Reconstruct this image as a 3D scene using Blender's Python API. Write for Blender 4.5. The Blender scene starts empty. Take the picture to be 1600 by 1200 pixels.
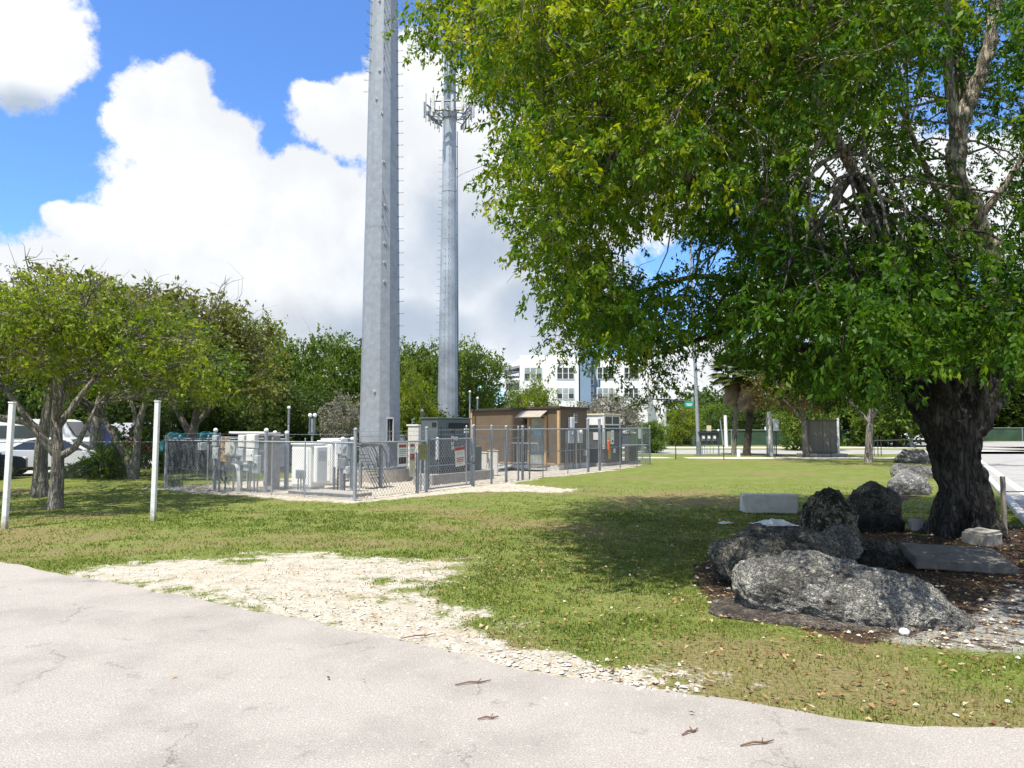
import bpy, math, random
import numpy as np
from mathutils import Vector, noise as mnoise
R = math.radians
S = bpy.context.scene
C = S.collection
random.seed(7)
rng = np.random.default_rng(11)

# ------------------------------------------------------------------ camera
F = 1150.0; H = 1.8; HOR = 668.0
PITCH = math.atan((HOR - 600) / F)
cam = bpy.data.objects.new("camera", bpy.data.cameras.new("camera"))
C.objects.link(cam); S.camera = cam
cam.location = (0, 0, H)
cam.rotation_euler = (math.pi / 2 + PITCH, 0, 0)
cam.data.sensor_width = 36; cam.data.lens = F / 1600 * 36
cam.data.clip_start = 0.05; cam.data.clip_end = 2000

def ray(px, py):
    v = Vector((px - 800, F, 600 - py))
    c, s = math.cos(PITCH), math.sin(PITCH)
    return Vector((v.x, v.y * c - v.z * s, v.y * s + v.z * c))
def G(px, py):
    r = ray(px, py); t = -H / r.z
    return Vector((r.x * t, r.y * t, 0))
def P(px, py, d):
    r = ray(px, py); t = d / r.y
    return Vector((r.x * t, d, H + r.z * t))
def ZP(py, d): return P(800, py, d).z

# ------------------------------------------------------------------ light
SUN_EL, SUN_AZ = R(67), R(214)      # azimuth clockwise from +Y (behind the camera, a little right)
sund = Vector((math.sin(SUN_AZ) * math.cos(SUN_EL), math.cos(SUN_AZ) * math.cos(SUN_EL), math.sin(SUN_EL)))
sl = bpy.data.lights.new("sun", 'SUN'); sl.energy = 4.4; sl.angle = R(0.5); sl.color = (1, 0.945, 0.84)
so = bpy.data.objects.new("sun", sl); C.objects.link(so)
so.rotation_euler = (-sund).to_track_quat('-Z', 'Y').to_euler()
S.view_settings.view_transform = 'Standard'; S.view_settings.look = 'None'
S.view_settings.exposure = 0.72; S.view_settings.gamma = 1
S.render.engine = 'CYCLES'
try:
    S.cycles.use_denoising = True
    S.cycles.max_bounces = 6; S.cycles.transparent_max_bounces = 8
    S.cycles.sample_clamp_indirect = 8
except Exception: pass

# ------------------------------------------------------------------ sky (world, by direction)
W = bpy.data.worlds.new("World"); S.world = W; W.use_nodes = True
nt = W.node_tree; nt.nodes.clear()
def wn(t, **k):
    n = nt.nodes.new(t)
    for a, b in k.items(): setattr(n, a, b)
    return n
def wl(a, b): nt.links.new(a, b)
out = wn('ShaderNodeOutputWorld'); bg = wn('ShaderNodeBackground'); bg.inputs[1].default_value = 0.11
sky = wn('ShaderNodeTexSky', sky_type='NISHITA'); sky.sun_disc = False
sky.sun_elevation = SUN_EL; sky.sun_rotation = SUN_AZ; sky.air_density = 1.0; sky.dust_density = 0.3; sky.ozone_density = 2.5
tc = wn('ShaderNodeTexCoord'); sep = wn('ShaderNodeSeparateXYZ'); wl(tc.outputs['Generated'], sep.inputs[0])
def m1(op, a, b=None, c=None, clamp=False):
    n = wn('ShaderNodeMath', operation=op); n.use_clamp = clamp
    for i, v in enumerate((a, b, c)):
        if v is None: continue
        if isinstance(v, (int, float)): n.inputs[i].default_value = v
        else: wl(v, n.inputs[i])
    return n.outputs[0]
az = m1('ARCTAN2', sep.outputs[0], sep.outputs[1]); el = m1('ARCSINE', sep.outputs[2])
comb = wn('ShaderNodeCombineXYZ'); wl(az, comb.inputs[0]); wl(el, comb.inputs[1])
def fbm(scale, detail, rough, off=0.0, lac=2.0):
    n = wn('ShaderNodeTexNoise'); n.inputs['Scale'].default_value = scale; n.inputs['Detail'].default_value = detail
    n.inputs['Roughness'].default_value = rough
    mp = wn('ShaderNodeVectorMath', operation='ADD'); wl(tc.outputs['Generated'], mp.inputs[0]); mp.inputs[1].default_value = (off, off * .7, off * .3)
    wl(mp.outputs[0], n.inputs['Vector']); return n
def blobs(lst, src):
    cur = None
    for (x, y, rx, ry) in lst:
        r = ray(x, y).normalized(); a0 = math.atan2(r.x, r.y); e0 = math.asin(r.z)
        s = math.cos(a0)**2 * math.cos(e0)
        s1 = wn('ShaderNodeVectorMath', operation='SUBTRACT'); wl(src, s1.inputs[0]); s1.inputs[1].default_value = (a0, e0, 0)
        s2 = wn('ShaderNodeVectorMath', operation='MULTIPLY'); wl(s1.outputs[0], s2.inputs[0])
        s2.inputs[1].default_value = (F / (rx * math.cos(a0)), F / (ry * math.cos(a0)), 0)
        s3 = wn('ShaderNodeVectorMath', operation='LENGTH'); wl(s2.outputs[0], s3.inputs[0])
        v = m1('SUBTRACT', 1.0, s3.outputs['Value'])
        cur = v if cur is None else m1('SMOOTH_MAX', cur, v, 0.12)
    return cur
wob = fbm(5.5, 3, .5, 4.0)
ws = wn('ShaderNodeVectorMath', operation='SUBTRACT'); wl(wob.outputs['Color'], ws.inputs[0]); ws.inputs[1].default_value = (.5, .5, .5)
wsc = wn('ShaderNodeVectorMath', operation='SCALE'); wl(ws.outputs[0], wsc.inputs[0]); wsc.inputs['Scale'].default_value = .10
dirw = wn('ShaderNodeVectorMath', operation='ADD'); wl(comb.outputs[0], dirw.inputs[0]); wl(wsc.outputs[0], dirw.inputs[1])
CL = [(30, 50, 150, 110), (275, 175, 108, 88), (345, 235, 100, 85), (235, 180, 60, 55), (565, 185, 118, 82), (650, 170, 120, 110), (500, 150, 50, 40), (490, 300, 100, 80),
      (330, 370, 230, 150), (155, 365, 90, 65), (110, 350, 50, 42), (230, 460, 330, 130), (5, 440, 90, 75), (460, 390, 230, 170),
      (690, 330, 190, 240), (720, 500, 260, 90), (860, 420, 170, 170), (980, 260, 260, 160), (1120, 600, 200, 70), (500, 560, 500, 70),
      (1250, 180, 200, 120), (1500, 320, 260, 140), (1300, 480, 200, 90)]
field = blobs(CL, dirw.outputs[0])
n1 = fbm(10, 12, .66, 1.3); n2 = fbm(2.3, 6, .55, 8.1)
aaz = m1('ABSOLUTE', az)
side = m1('MULTIPLY', m1('SUBTRACT', aaz, .72, clamp=True), 5.0, clamp=True)
hi = m1('MULTIPLY', m1('SUBTRACT', el, .62, clamp=True), 5.0, clamp=True)
gen = m1('ADD', m1('MULTIPLY', m1('SUBTRACT', n2.outputs[0], .5), 2.6), .22)
outm = m1('MAXIMUM', side, hi)
fmix = wn('ShaderNodeMix', data_type='FLOAT'); wl(outm, fmix.inputs[0]); wl(field, fmix.inputs[2]); wl(gen, fmix.inputs[3])
fsum = m1('ADD', fmix.outputs[0], m1('MULTIPLY', m1('SUBTRACT', n1.outputs[0], .5), 1.25))
ss = wn('ShaderNodeMapRange', interpolation_type='SMOOTHSTEP'); wl(fsum, ss.inputs[0])
ss.inputs[1].default_value = .10; ss.inputs[2].default_value = .28
cover = ss.outputs[0]
grey = blobs([(740, 390, 230, 130), (620, 505, 260, 60), (840, 470, 150, 90), (660, 350, 70, 80), (50, 150, 90, 30)], dirw.outputs[0])
gsum = m1('ADD', grey, m1('MULTIPLY', m1('SUBTRACT', fbm(6, 7, .6, 3.3).outputs[0], .5), 1.3))
gs = wn('ShaderNodeMapRange', interpolation_type='SMOOTHSTEP'); wl(gsum, gs.inputs[0]); gs.inputs[1].default_value = -.30; gs.inputs[2].default_value = .95
cc = wn('ShaderNodeMix', data_type='RGBA'); wl(gs.outputs[0], cc.inputs[0])
cc.inputs[6].default_value = (5.9, 6.05, 6.25, 1); cc.inputs[7].default_value = (3.0, 3.5, 4.2, 1)
skb = wn('ShaderNodeMix', data_type='RGBA', blend_type='MULTIPLY'); skb.inputs[0].default_value = 1
wl(sky.outputs[0], skb.inputs[6]); skb.inputs[7].default_value = (.72, 1.02, 1.42, 1)
shd = wn('ShaderNodeMapRange', interpolation_type='SMOOTHSTEP'); wl(fbm(5, 9, .6, 6.6).outputs[0], shd.inputs[0]); shd.inputs[1].default_value = .40; shd.inputs[2].default_value = .66; shd.inputs[3].default_value = 1.0; shd.inputs[4].default_value = .85
cs = wn('ShaderNodeVectorMath', operation='SCALE'); wl(cc.outputs[2], cs.inputs[0]); wl(shd.outputs[0], cs.inputs['Scale'])
cm = wn('ShaderNodeMix', data_type='RGBA'); wl(cover, cm.inputs[0]); wl(skb.outputs[2], cm.inputs[6]); wl(cs.outputs[0], cm.inputs[7])
wl(cm.outputs[2], bg.inputs[0]); wl(bg.outputs[0], out.inputs[0])

# ------------------------------------------------------------------ materials
MATS = {}
def nodes(name):
    m = bpy.data.materials.new(name); m.use_nodes = True
    t = m.node_tree; b = t.nodes['Principled BSDF']; return m, t, b
def link(t, a, b): t.links.new(a, b)
def noise_n(t, scale, detail=4, rough=.55, coord='Object'):
    c = t.nodes.new('ShaderNodeTexCoord'); n = t.nodes.new('ShaderNodeTexNoise')
    n.inputs['Scale'].default_value = scale; n.inputs['Detail'].default_value = detail; n.inputs['Roughness'].default_value = rough
    link(t, c.outputs[coord], n.inputs['Vector']); return n
def ramp(t, fac, stops):
    r = t.nodes.new('ShaderNodeValToRGB'); e = r.color_ramp.elements
    while len(e) > 1: e.remove(e[0])
    e[0].position = stops[0][0]; e[0].color = (*stops[0][1], 1)
    for p, c in stops[1:]:
        k = e.new(p); k.color = (*c, 1)
    link(t, fac, r.inputs[0]); return r.outputs[0]
def mixc(t, fac, a, b, mode='MIX'):
    n = t.nodes.new('ShaderNodeMix'); n.data_type = 'RGBA'; n.blend_type = mode
    for i, v in ((0, fac), (6, a), (7, b)):
        if isinstance(v, (int, float)): n.inputs[i].default_value = v
        elif isinstance(v, tuple): n.inputs[i].default_value = (*v, 1)
        else: link(t, v, n.inputs[i])
    return n.outputs[2]
def mth(t, op, a, b=None, clamp=False):
    n = t.nodes.new('ShaderNodeMath'); n.operation = op; n.use_clamp = clamp
    for i, v in enumerate((a, b)):
        if v is None: continue
        if isinstance(v, (int, float)): n.inputs[i].default_value = v
        else: link(t, v, n.inputs[i])
    return n.outputs[0]
def sstep(t, v, a, b):
    n = t.nodes.new('ShaderNodeMapRange'); n.interpolation_type = 'SMOOTHSTEP'; link(t, v, n.inputs[0])
    n.inputs[1].default_value = a; n.inputs[2].default_value = b; return n.outputs[0]
def bump(t, b, h, strength=.4, dist=.02):
    n = t.nodes.new('ShaderNodeBump'); n.inputs['Strength'].default_value = strength; n.inputs['Distance'].default_value = dist
    link(t, h, n.inputs['Height']); link(t, n.outputs[0], b.inputs['Normal'])
def mat(name, col, rough=.6, metal=0, var=.18, scale=3.0, bs=0.0, bscale=40, spec=.5, streak=False):
    if name in MATS: return MATS[name]
    m, t, b = nodes(name)
    n = noise_n(t, scale, 6, .65)
    if streak:
        mp = t.nodes.new('ShaderNodeMapping'); mp.inputs['Scale'].default_value = (4, 4, .25)
        link(t, n.inputs['Vector'].links[0].from_socket, mp.inputs[0]); link(t, mp.outputs[0], n.inputs['Vector'])
    lo = tuple(c * (1 - var) for c in col); hi_ = tuple(min(1, c * (1 + var)) for c in col)
    link(t, ramp(t, n.outputs[0], [(.32, lo), (.68, hi_)]), b.inputs['Base Color'])
    b.inputs['Roughness'].default_value = rough; b.inputs['Metallic'].default_value = metal
    b.inputs['Specular IOR Level'].default_value = spec
    if bs: bump(t, b, noise_n(t, bscale, 5, .6).outputs[0], bs, .01)
    MATS[name] = m; return m

def leafmat(name, stops, trans=.38, rough=.5):
    m, t, b = nodes(name)
    at = t.nodes.new('ShaderNodeAttribute'); at.attribute_name = 'tint'
    col = ramp(t, at.outputs['Fac'], stops)
    link(t, col, b.inputs['Base Color']); b.inputs['Roughness'].default_value = rough; b.inputs['Specular IOR Level'].default_value = .32
    tr = t.nodes.new('ShaderNodeBsdfTranslucent')
    tcol = mixc(t, 1.0, col, (1.25, 1.3, .5), 'MULTIPLY'); link(t, tcol, tr.inputs[0])
    ms = t.nodes.new('ShaderNodeMixShader'); ms.inputs[0].default_value = trans
    link(t, b.outputs[0], ms.inputs[1]); link(t, tr.outputs[0], ms.inputs[2])
    link(t, ms.outputs[0], t.nodes['Material Output'].inputs[0])
    return m
def barkmat(name, lo, hi_, scale=3, zmix=None):
    m, t, b = nodes(name)
    c = t.nodes.new('ShaderNodeTexCoord'); mp = t.nodes.new('ShaderNodeMapping'); mp.inputs['Scale'].default_value = (1, 1, .28)
    link(t, c.outputs['Object'], mp.inputs[0])
    n = t.nodes.new('ShaderNodeTexNoise'); n.inputs['Scale'].default_value = scale * 4; n.inputs['Detail'].default_value = 8; n.inputs['Roughness'].default_value = .7
    link(t, mp.outputs[0], n.inputs[0])
    big = noise_n(t, scale * .6, 4, .6)
    f = mth(t, 'ADD', mth(t, 'MULTIPLY', n.outputs[0], .6), mth(t, 'MULTIPLY', big.outputs[0], .5))
    col = ramp(t, f, [(.42, lo), (.68, hi_)])
    if zmix:
        z0, z1, c2lo, c2hi = zmix
        sx = t.nodes.new('ShaderNodeSeparateXYZ'); link(t, c.outputs['Object'], sx.inputs[0])
        zz = mth(t, 'ADD', sx.outputs[2], mth(t, 'MULTIPLY', mth(t, 'SUBTRACT', big.outputs[0], .5), 2.5))
        col = mixc(t, sstep(t, zz, z0, z1), col, ramp(t, f, [(.42, c2lo), (.68, c2hi)]))
    link(t, col, b.inputs['Base Color']); b.inputs['Roughness'].default_value = .9; b.inputs['Specular IOR Level'].default_value = .2
    mp2 = t.nodes.new('ShaderNodeMapping'); mp2.inputs['Scale'].default_value = (1, 1, .16); link(t, c.outputs['Object'], mp2.inputs[0])
    nf = t.nodes.new('ShaderNodeTexNoise'); nf.inputs['Scale'].default_value = scale * 7; nf.inputs['Detail'].default_value = 5; link(t, mp2.outputs[0], nf.inputs[0])
    fis = sstep(t, mth(t, 'ABSOLUTE', mth(t, 'SUBTRACT', nf.outputs[0], .5)), .0, .09)
    link(t, mixc(t, mth(t, 'MULTIPLY', mth(t, 'SUBTRACT', 1, fis), .55), col, tuple(k * .5 for k in lo)), b.inputs['Base Color'])
    bump(t, b, mth(t, 'ADD', n.outputs[0], mth(t, 'MULTIPLY', fis, .6)), 1.0, .05)
    return m

def postmat():
    m, t, b = nodes('scuffed_white_post'); c = t.nodes.new('ShaderNodeTexCoord'); s_ = t.nodes.new('ShaderNodeSeparateXYZ'); link(t, c.outputs['Object'], s_.inputs[0]); n = noise_n(t, 9, 6, .7)
    z = mth(t, 'ADD', s_.outputs[2], mth(t, 'MULTIPLY', mth(t, 'SUBTRACT', n.outputs[0], .5), .5))
    link(t, mixc(t, sstep(t, z, .0, .28), (.36, .31, .22), ramp(t, n.outputs[0], [(.3, (.66, .65, .61)), (.55, (.80, .80, .78))])), b.inputs['Base Color']); b.inputs['Roughness'].default_value = .5; return m
post_w = postmat()
galv = mat('galvanised_steel', (.30, .325, .36), .6, .15, .16, 5, .1, 60)
galv_d = mat('weathered_steel', (.24, .26, .28), .5, .5, .25, 6)
white_p = mat('white_paint', (.80, .80, .78), .45, 0, .05, 2)
offwhite = mat('offwhite_panel', (.62, .61, .56), .5, 0, .08, 3)
lgrey = mat('light_grey_enclosure', (.50, .53, .54), .45, .1, .1, 3)
beige = mat('beige_panel', (.60, .53, .40), .6, 0, .15, 4)
tan = mat('tan_plywood', (.50, .36, .20), .7, 0, .2, 5)
concrete = mat('concrete', (.33, .31, .275), .9, 0, .2, 6, .3, 50)
concrete_l = mat('pale_concrete', (.52, .52, .50), .85, 0, .12, 6, .3, 50)
dkgreen = mat('dark_grey_green_metal', (.105, .13, .135), .45, .2, .15, 2, .05)
dkgreen2 = mat('charcoal_metal', (.05, .06, .065), .5, .2, .2, 2)
black = mat('black_rubber', (.018, .018, .02), .6, 0, .2, 5)
void = mat('dark_opening', (.012, .012, .014), .8, 0, .1, 5)
red = mat('red_print', (.42, .07, .06), .5, 0, .1, 8)
blackp = mat('black_print', (.03, .03, .035), .5, 0, .1, 8)
greyp = mat('grey_print', (.36, .40, .42), .5, 0, .15, 20)
olive = mat('faded_yellow_sign', (.30, .27, .13), .6, 0, .2, 12)
olived = mat('faded_print', (.19, .165, .085), .6, 0, .2, 12)
brownw = mat('brown_stucco', (.14, .102, .066), .85, 0, .14, 1.4, .2, 70)
brownr = mat('brown_roof_edge', (.055, .043, .032), .8, 0, .25, 4)
trimc = mat('ochre_trim', (.50, .33, .16), .7, 0, .12, 4)
doorm = mat('faded_door', (.32, .325, .28), .6, 0, .3, 2.5)
brownc = mat('grey_brown_cabinet', (.105, .095, .088), .6, .1, .15, 3)
orange = mat('orange_red_plastic', (.62, .12, .05), .5, 0, .1, 5)
ylw = mat('yellow_paint', (.5, .32, .04), .6, 0, .15, 5)
glass = mat('dark_window_glass', (.03, .035, .04), .12, 0, .2, 1, spec=.8)
winm = mat('blind_window', (.30, .33, .34), .25, 0, .3, .6, spec=.7)
aptw = mat('white_render_wall', (.88, .87, .85), .85, 0, .03, .5)
aptb = mat('blue_grey_render', (.21, .30, .42), .85, 0, .06, .5)
aptd = mat('grey_soffit', (.30, .31, .33), .85, 0, .1, .5)
carw = mat('white_car_paint', (.72, .73, .75), .22, 0, .03, 1, spec=.8)
carb = mat('dark_blue_car_paint', (.02, .03, .09), .2, 0, .1, 1, spec=.8)
carr = mat('red_car_paint', (.4, .03, .02), .25, 0, .1, 1)
chrome = mat('alloy', (.55, .55, .56), .3, .8, .1, 5)
teal = mat('teal_tarp', (.05, .30, .33), .6, 0, .35, 2)
grn_sign = mat('street_sign_green', (.02, .30, .20), .4, 0, .05, 2)
scr_m = mat('dark_screen_fabric', (.06, .075, .075), .9, 0, .35, 1.5)
scr_g = mat('green_screen_fabric', (.035, .075, .04), .9, 0, .4, .6)
wood = mat('weathered_wood', (.33, .29, .23), .85, 0, .2, 8, .3, 60)
paint_l = mat('road_paint', (.62, .62, .58), .8, 0, .15, 6)

# ------------------------------------------------------------------ mesh helpers
class MB:
    def __init__(s): s.v = []; s.f = []; s.m = []; s.mats = []; s.sm = []
    def mi(s, m):
        if m not in s.mats: s.mats.append(m)
        return s.mats.index(m)
    def add(s, vs, fs, m, smooth=False):
        o = len(s.v); s.v += [tuple(v) for v in vs]; k = s.mi(m)
        for f in fs: s.f.append([i + o for i in f]); s.m.append(k); s.sm.append(smooth)
    def box(s, c, size, m, ax=None, bev=0.0):
        """c centre, size full extents along the axes ax (three vectors)"""
        a = ax or (Vector((1, 0, 0)), Vector((0, 1, 0)), Vector((0, 0, 1)))
        c = Vector(c); h = [q / 2 for q in size]
        if bev <= 0 or min(h) < bev * 1.5:
            vs = [c + a[0] * (x * h[0]) + a[1] * (y * h[1]) + a[2] * (z * h[2]) for z in (-1, 1) for y in (-1, 1) for x in (-1, 1)]
            s.add(vs, [(0, 2, 3, 1), (4, 5, 7, 6), (0, 1, 5, 4), (2, 6, 7, 3), (0, 4, 6, 2), (1, 3, 7, 5)], m); return
        vs = []
        for sx in (-1, 1):
            for sy in (-1, 1):
                for sz in (-1, 1):
                    for k in range(3):
                        q = [sx * h[0], sy * h[1], sz * h[2]]
                        for j in range(3):
                            if j != k: q[j] -= (sx, sy, sz)[j] * bev
                        vs.append(c + a[0] * q[0] + a[1] * q[1] + a[2] * q[2])
        def I(x, y, z, k): return (((x > 0) * 2 + (y > 0)) * 2 + (z > 0)) * 3 + k
        fs = []
        for k in range(3):
            for sg in (-1, 1):
                l = []
                for p, q in ((-1, -1), (1, -1), (1, 1), (-1, 1)):
                    w = [0, 0, 0]; w[k] = sg; w[(k + 1) % 3] = p; w[(k + 2) % 3] = q; l.append(I(*w, k))
                fs.append(l if sg > 0 else l[::-1])
        for k in range(3):
            i, j = (k + 1) % 3, (k + 2) % 3
            for p in (-1, 1):
                for q in (-1, 1):
                    w = [0, 0, 0]; w[i] = p; w[j] = q; a1 = list(w); a1[k] = -1; b1 = list(w); b1[k] = 1
                    l = [I(*a1, i), I(*b1, i), I(*b1, j), I(*a1, j)]
                    fs.append(l if p * q > 0 else l[::-1])
        for x in (-1, 1):
            for y in (-1, 1):
                for z in (-1, 1):
                    l = [I(x, y, z, 0), I(x, y, z, 1), I(x, y, z, 2)]; fs.append(l if x * y * z > 0 else l[::-1])
        s.add(vs, fs, m)
    def tube(s, pts, rad, m, n=8, cap=True, smooth=True, rot=0.0):
        pts = [Vector(p) for p in pts]
        if isinstance(rad, (int, float)): rad = [rad] * len(pts)
        vs = []; up = None
        for i, p in enumerate(pts):
            d = (pts[min(i + 1, len(pts) - 1)] - pts[max(i - 1, 0)]).normalized()
            if up is None:
                up = d.orthogonal().normalized() if abs(d.z) < .999 else Vector((1, 0, 0))
            up = (up - d * up.dot(d)).normalized(); sd = d.cross(up)
            for k in range(n):
                a = 2 * math.pi * k / n + rot; vs.append(p + (up * math.cos(a) + sd * math.sin(a)) * rad[i])
        fs = []
        for i in range(len(pts) - 1):
            for k in range(n):
                k2 = (k + 1) % n; fs.append((i * n + k, i * n + k2, (i + 1) * n + k2, (i + 1) * n + k))
        s.add(vs, fs, m, smooth)
        if cap: s.add(vs[:n], [tuple(range(n))[::-1]], m); s.add(vs[-n:], [tuple(range(n))], m)
    def prism(s, poly, axis, m):
        """poly: points in 3D, extruded by vector axis"""
        n = len(poly); poly = [Vector(p) for p in poly]; axis = Vector(axis)
        vs = poly + [p + axis for p in poly]
        fs = [tuple(range(n))[::-1], tuple(range(n, 2 * n))] + [(i, (i + 1) % n, n + (i + 1) % n, n + i) for i in range(n)]
        s.add(vs, fs, m)
    def ball(s, c, r, m, n=8, zs=1.0):
        c = Vector(c); vs = [c + Vector((0, 0, -r * zs))]; rings = n // 2
        for i in range(1, rings):
            ph = -math.pi / 2 + math.pi * i / rings
            for k in range(n):
                a = 2 * math.pi * k / n; vs.append(c + Vector((math.cos(a) * math.cos(ph) * r, math.sin(a) * math.cos(ph) * r, math.sin(ph) * r * zs)))
        vs.append(c + Vector((0, 0, r * zs))); fs = []
        for k in range(n): fs.append((0, 1 + (k + 1) % n, 1 + k))
        for i in range(rings - 2):
            for k in range(n):
                a = 1 + i * n; fs.append((a + k, a + (k + 1) % n, a + n + (k + 1) % n, a + n + k))
        b = 1 + (rings - 2) * n
        for k in range(n): fs.append((b + k, b + (k + 1) % n, len(vs) - 1))
        s.add(vs, fs, m, True)
    def build(s, name, parent=None):
        me = bpy.data.meshes.new(name); me.from_pydata(s.v, [], s.f)
        for m in s.mats: me.materials.append(m)
        me.polygons.foreach_set('material_index', s.m); me.polygons.foreach_set('use_smooth', s.sm); me.update()
        o = bpy.data.objects.new(name, me); C.objects.link(o)
        if parent:
            o.parent = parent
            if parent.type == 'EMPTY' or parent.location.length > 0:
                o.matrix_parent_inverse = Wd(parent).inverted()
        return o
def Wd(o):
    from mathutils import Matrix
    m = Matrix.LocRotScale(o.location, o.rotation_euler, o.scale)
    if o.parent: m = Wd(o.parent) @ o.matrix_parent_inverse @ m
    return m
def tag(o, label, cat, group=None):
    o['label'] = label; o['category'] = cat
    if group: o['group'] = group
    return o
def thing(name, label, cat, loc=(0, 0, 0), group=None):
    o = bpy.data.objects.new(name, None); C.objects.link(o); o.location = loc; o.empty_display_size = .2
    return tag(o, label, cat, group)
def struct(o): o['kind'] = 'structure'; return o
def stuff(o, label=None): 
    o['kind'] = 'stuff'
    return o
def copy_tree(o, parent=None):
    c = o.copy(); C.objects.link(c)
    if parent is not None: c.parent = parent
    for ch in o.children: copy_tree(ch, c)
    return c
def npmesh(name, V, Fc, m, tint=None, parent=None, smooth=False, attrs=None):
    me = bpy.data.meshes.new(name); V = np.asarray(V, np.float32); Fc = np.asarray(Fc, np.int32); k = Fc.shape[1]
    me.vertices.add(len(V)); me.vertices.foreach_set('co', V.ravel())
    me.loops.add(Fc.size); me.loops.foreach_set('vertex_index', Fc.ravel())
    me.polygons.add(len(Fc)); me.polygons.foreach_set('loop_start', np.arange(0, Fc.size, k, dtype=np.int32))
    me.polygons.foreach_set('loop_total', np.full(len(Fc), k, np.int32))
    if smooth: me.polygons.foreach_set('use_smooth', np.ones(len(Fc), bool))
    me.update(calc_edges=True)
    me.materials.append(m)
    A = dict(attrs or {})
    if tint is not None: A['tint'] = tint
    for an, av in A.items():
        at = me.attributes.new(an, 'FLOAT', 'POINT'); at.data.foreach_set('value', np.asarray(av, np.float32))
    o = bpy.data.objects.new(name, me); C.objects.link(o)
    if parent is not None:
        o.parent = parent; o.matrix_parent_inverse = Wd(parent).inverted()
    return o

# numpy value noise
_T = rng.random((64, 64))
def vnoise(x, y, s):
    x = np.asarray(x) * s; y = np.asarray(y) * s
    xi = np.floor(x).astype(int); yi = np.floor(y).astype(int); fx = x - xi; fy = y - yi
    fx = fx * fx * (3 - 2 * fx); fy = fy * fy * (3 - 2 * fy)
    g = lambda a, b: _T[a % 64, b % 64]
    return (g(xi, yi) * (1 - fx) + g(xi + 1, yi) * fx) * (1 - fy) + (g(xi, yi + 1) * (1 - fx) + g(xi + 1, yi + 1) * fx) * fy
def fnoise(x, y, s): return vnoise(x, y, s) * .5 + vnoise(x, y, s * 2.1) * .3 + vnoise(x, y, s * 4.3) * .2
def sdist(x, y, poly):
    """signed distance, positive inside"""
    x = np.asarray(x, float); y = np.asarray(y, float); d = np.full(x.shape, 1e9); ins = np.zeros(x.shape, bool); n = len(poly)
    for i in range(n):
        ax, ay = poly[i]; bx, by = poly[(i + 1) % n]
        ex, ey = bx - ax, by - ay; L = ex * ex + ey * ey + 1e-12
        t = np.clip(((x - ax) * ex + (y - ay) * ey) / L, 0, 1)
        d = np.minimum(d, np.hypot(x - ax - t * ex, y - ay - t * ey))
        c = ((ay > y) != (by > y)) & (x < (bx - ax) * (y - ay) / (by - ay + 1e-12) + ax); ins ^= c
    return np.where(ins, d, -d)
def gp(l): return [tuple(G(*p)[:2]) for p in l]

# compound axes
AX = Vector((.861, -.508, 0)); BX = Vector((.508, .861, 0)); ZX = Vector((0, 0, 1)); CAX = (AX, BX, ZX)
FB = Vector((-3.86, 18.2, 0)); FA = Vector((-10.3, 22.0, 0))
def rs(px): return (px - 800) / (F / math.cos(PITCH) * math.cos(PITCH))
def along(p, d, px):
    """distance along d from p until the sight line of column px"""
    k = rs(px); return (k * p.y - p.x) / (d.x - k * d.y)
def cornerbox(px, d, pl, pr):
    c = Vector((rs(px) * d, d, 0)); s = along(c, -AX, pl); t = along(c, BX, pr); return c, s, t
def abox(mb, c, s, t, z0, z1, m, bev=0.0, grow=0.0):
    """box with nearest corner c, extending s along -AX and t along BX"""
    mid = c - AX * (s / 2) + BX * (t / 2); mb.box((mid.x, mid.y, (z0 + z1) / 2), (s + grow * 2, t + grow * 2, z1 - z0), m, CAX, bev)

# ================================================================== GROUND
roadedge = [(-260, 820), (0, 878), (130, 905), (300, 935), (500, 975), (650, 1012), (800, 1042), (950, 1070), (1080, 1092), (1250, 1117), (1400, 1137), (1600, 1145), (1900, 1150)]
gravel1 = gp([(120, 902), (190, 884), (300, 876), (420, 868), (560, 872), (700, 880), (640, 905), (630, 935), (655, 955), (700, 980), (800, 1003), (900, 1026), (960, 1045), (1000, 1070), (950, 1076), (800, 1052), (650, 1022), (500, 985), (300, 945)])
gravel3 = gp([(640, 960), (700, 985), (800, 1008), (920, 1034), (985, 1056), (1030, 1078), (950, 1076), (800, 1052), (650, 1022), (560, 1000)])
gravel2 = [tuple(v[:2]) for v in [FA - AX * .3 - BX * .5, FB + AX * .5 - BX * .65, FB + AX * .6 + BX * 1.5, FB + AX * 1.2 + BX * 4, G(890, 771), G(905, 765), G(800, 755), G(850, 745), FB + AX * .3 + BX * 10.5, FB + AX * .5 + BX * 14, FB + AX * .2 + BX * 17.5, FB + BX * 21, FB + BX * 21 - AX * 8, FA + BX * 2]]
bed = gp([(1085, 905), (1120, 860), (1190, 830), (1260, 800), (1330, 775), (1400, 758), (1440, 735), (1448, 765), (1400, 790), (1385, 818), (1440, 835), (1530, 815), (1640, 830), (1700, 1010), (1580, 1012), (1500, 1000), (1330, 996), (1150, 960)])
bed_s = gp([(1400, 1000), (1480, 975), (1560, 930), (1700, 900), (1800, 1040), (1500, 1010)])
xs = np.concatenate([np.array([-600, -300, -150, -80, -50, -35, -28, -24]), np.arange(-22, 14.01, .16), np.array([15, 17, 20, 26, 35, 50, 80, 150, 300, 600])])
ys = np.concatenate([np.array([-200, -60, -20, -8, -3, 0, 2]), np.arange(3, 40.01, .16), np.array([42, 46, 52, 60, 75, 100, 150, 250, 450, 900])])
GX, GY = np.meshgrid(xs, ys); gx = GX.ravel(); gy = GY.ravel()
V = np.stack([gx, gy, np.zeros_like(gx)], 1)
nx, ny = len(xs), len(ys)
I = (np.arange(ny - 1)[:, None] * nx + np.arange(nx - 1)[None]).ravel()
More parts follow.
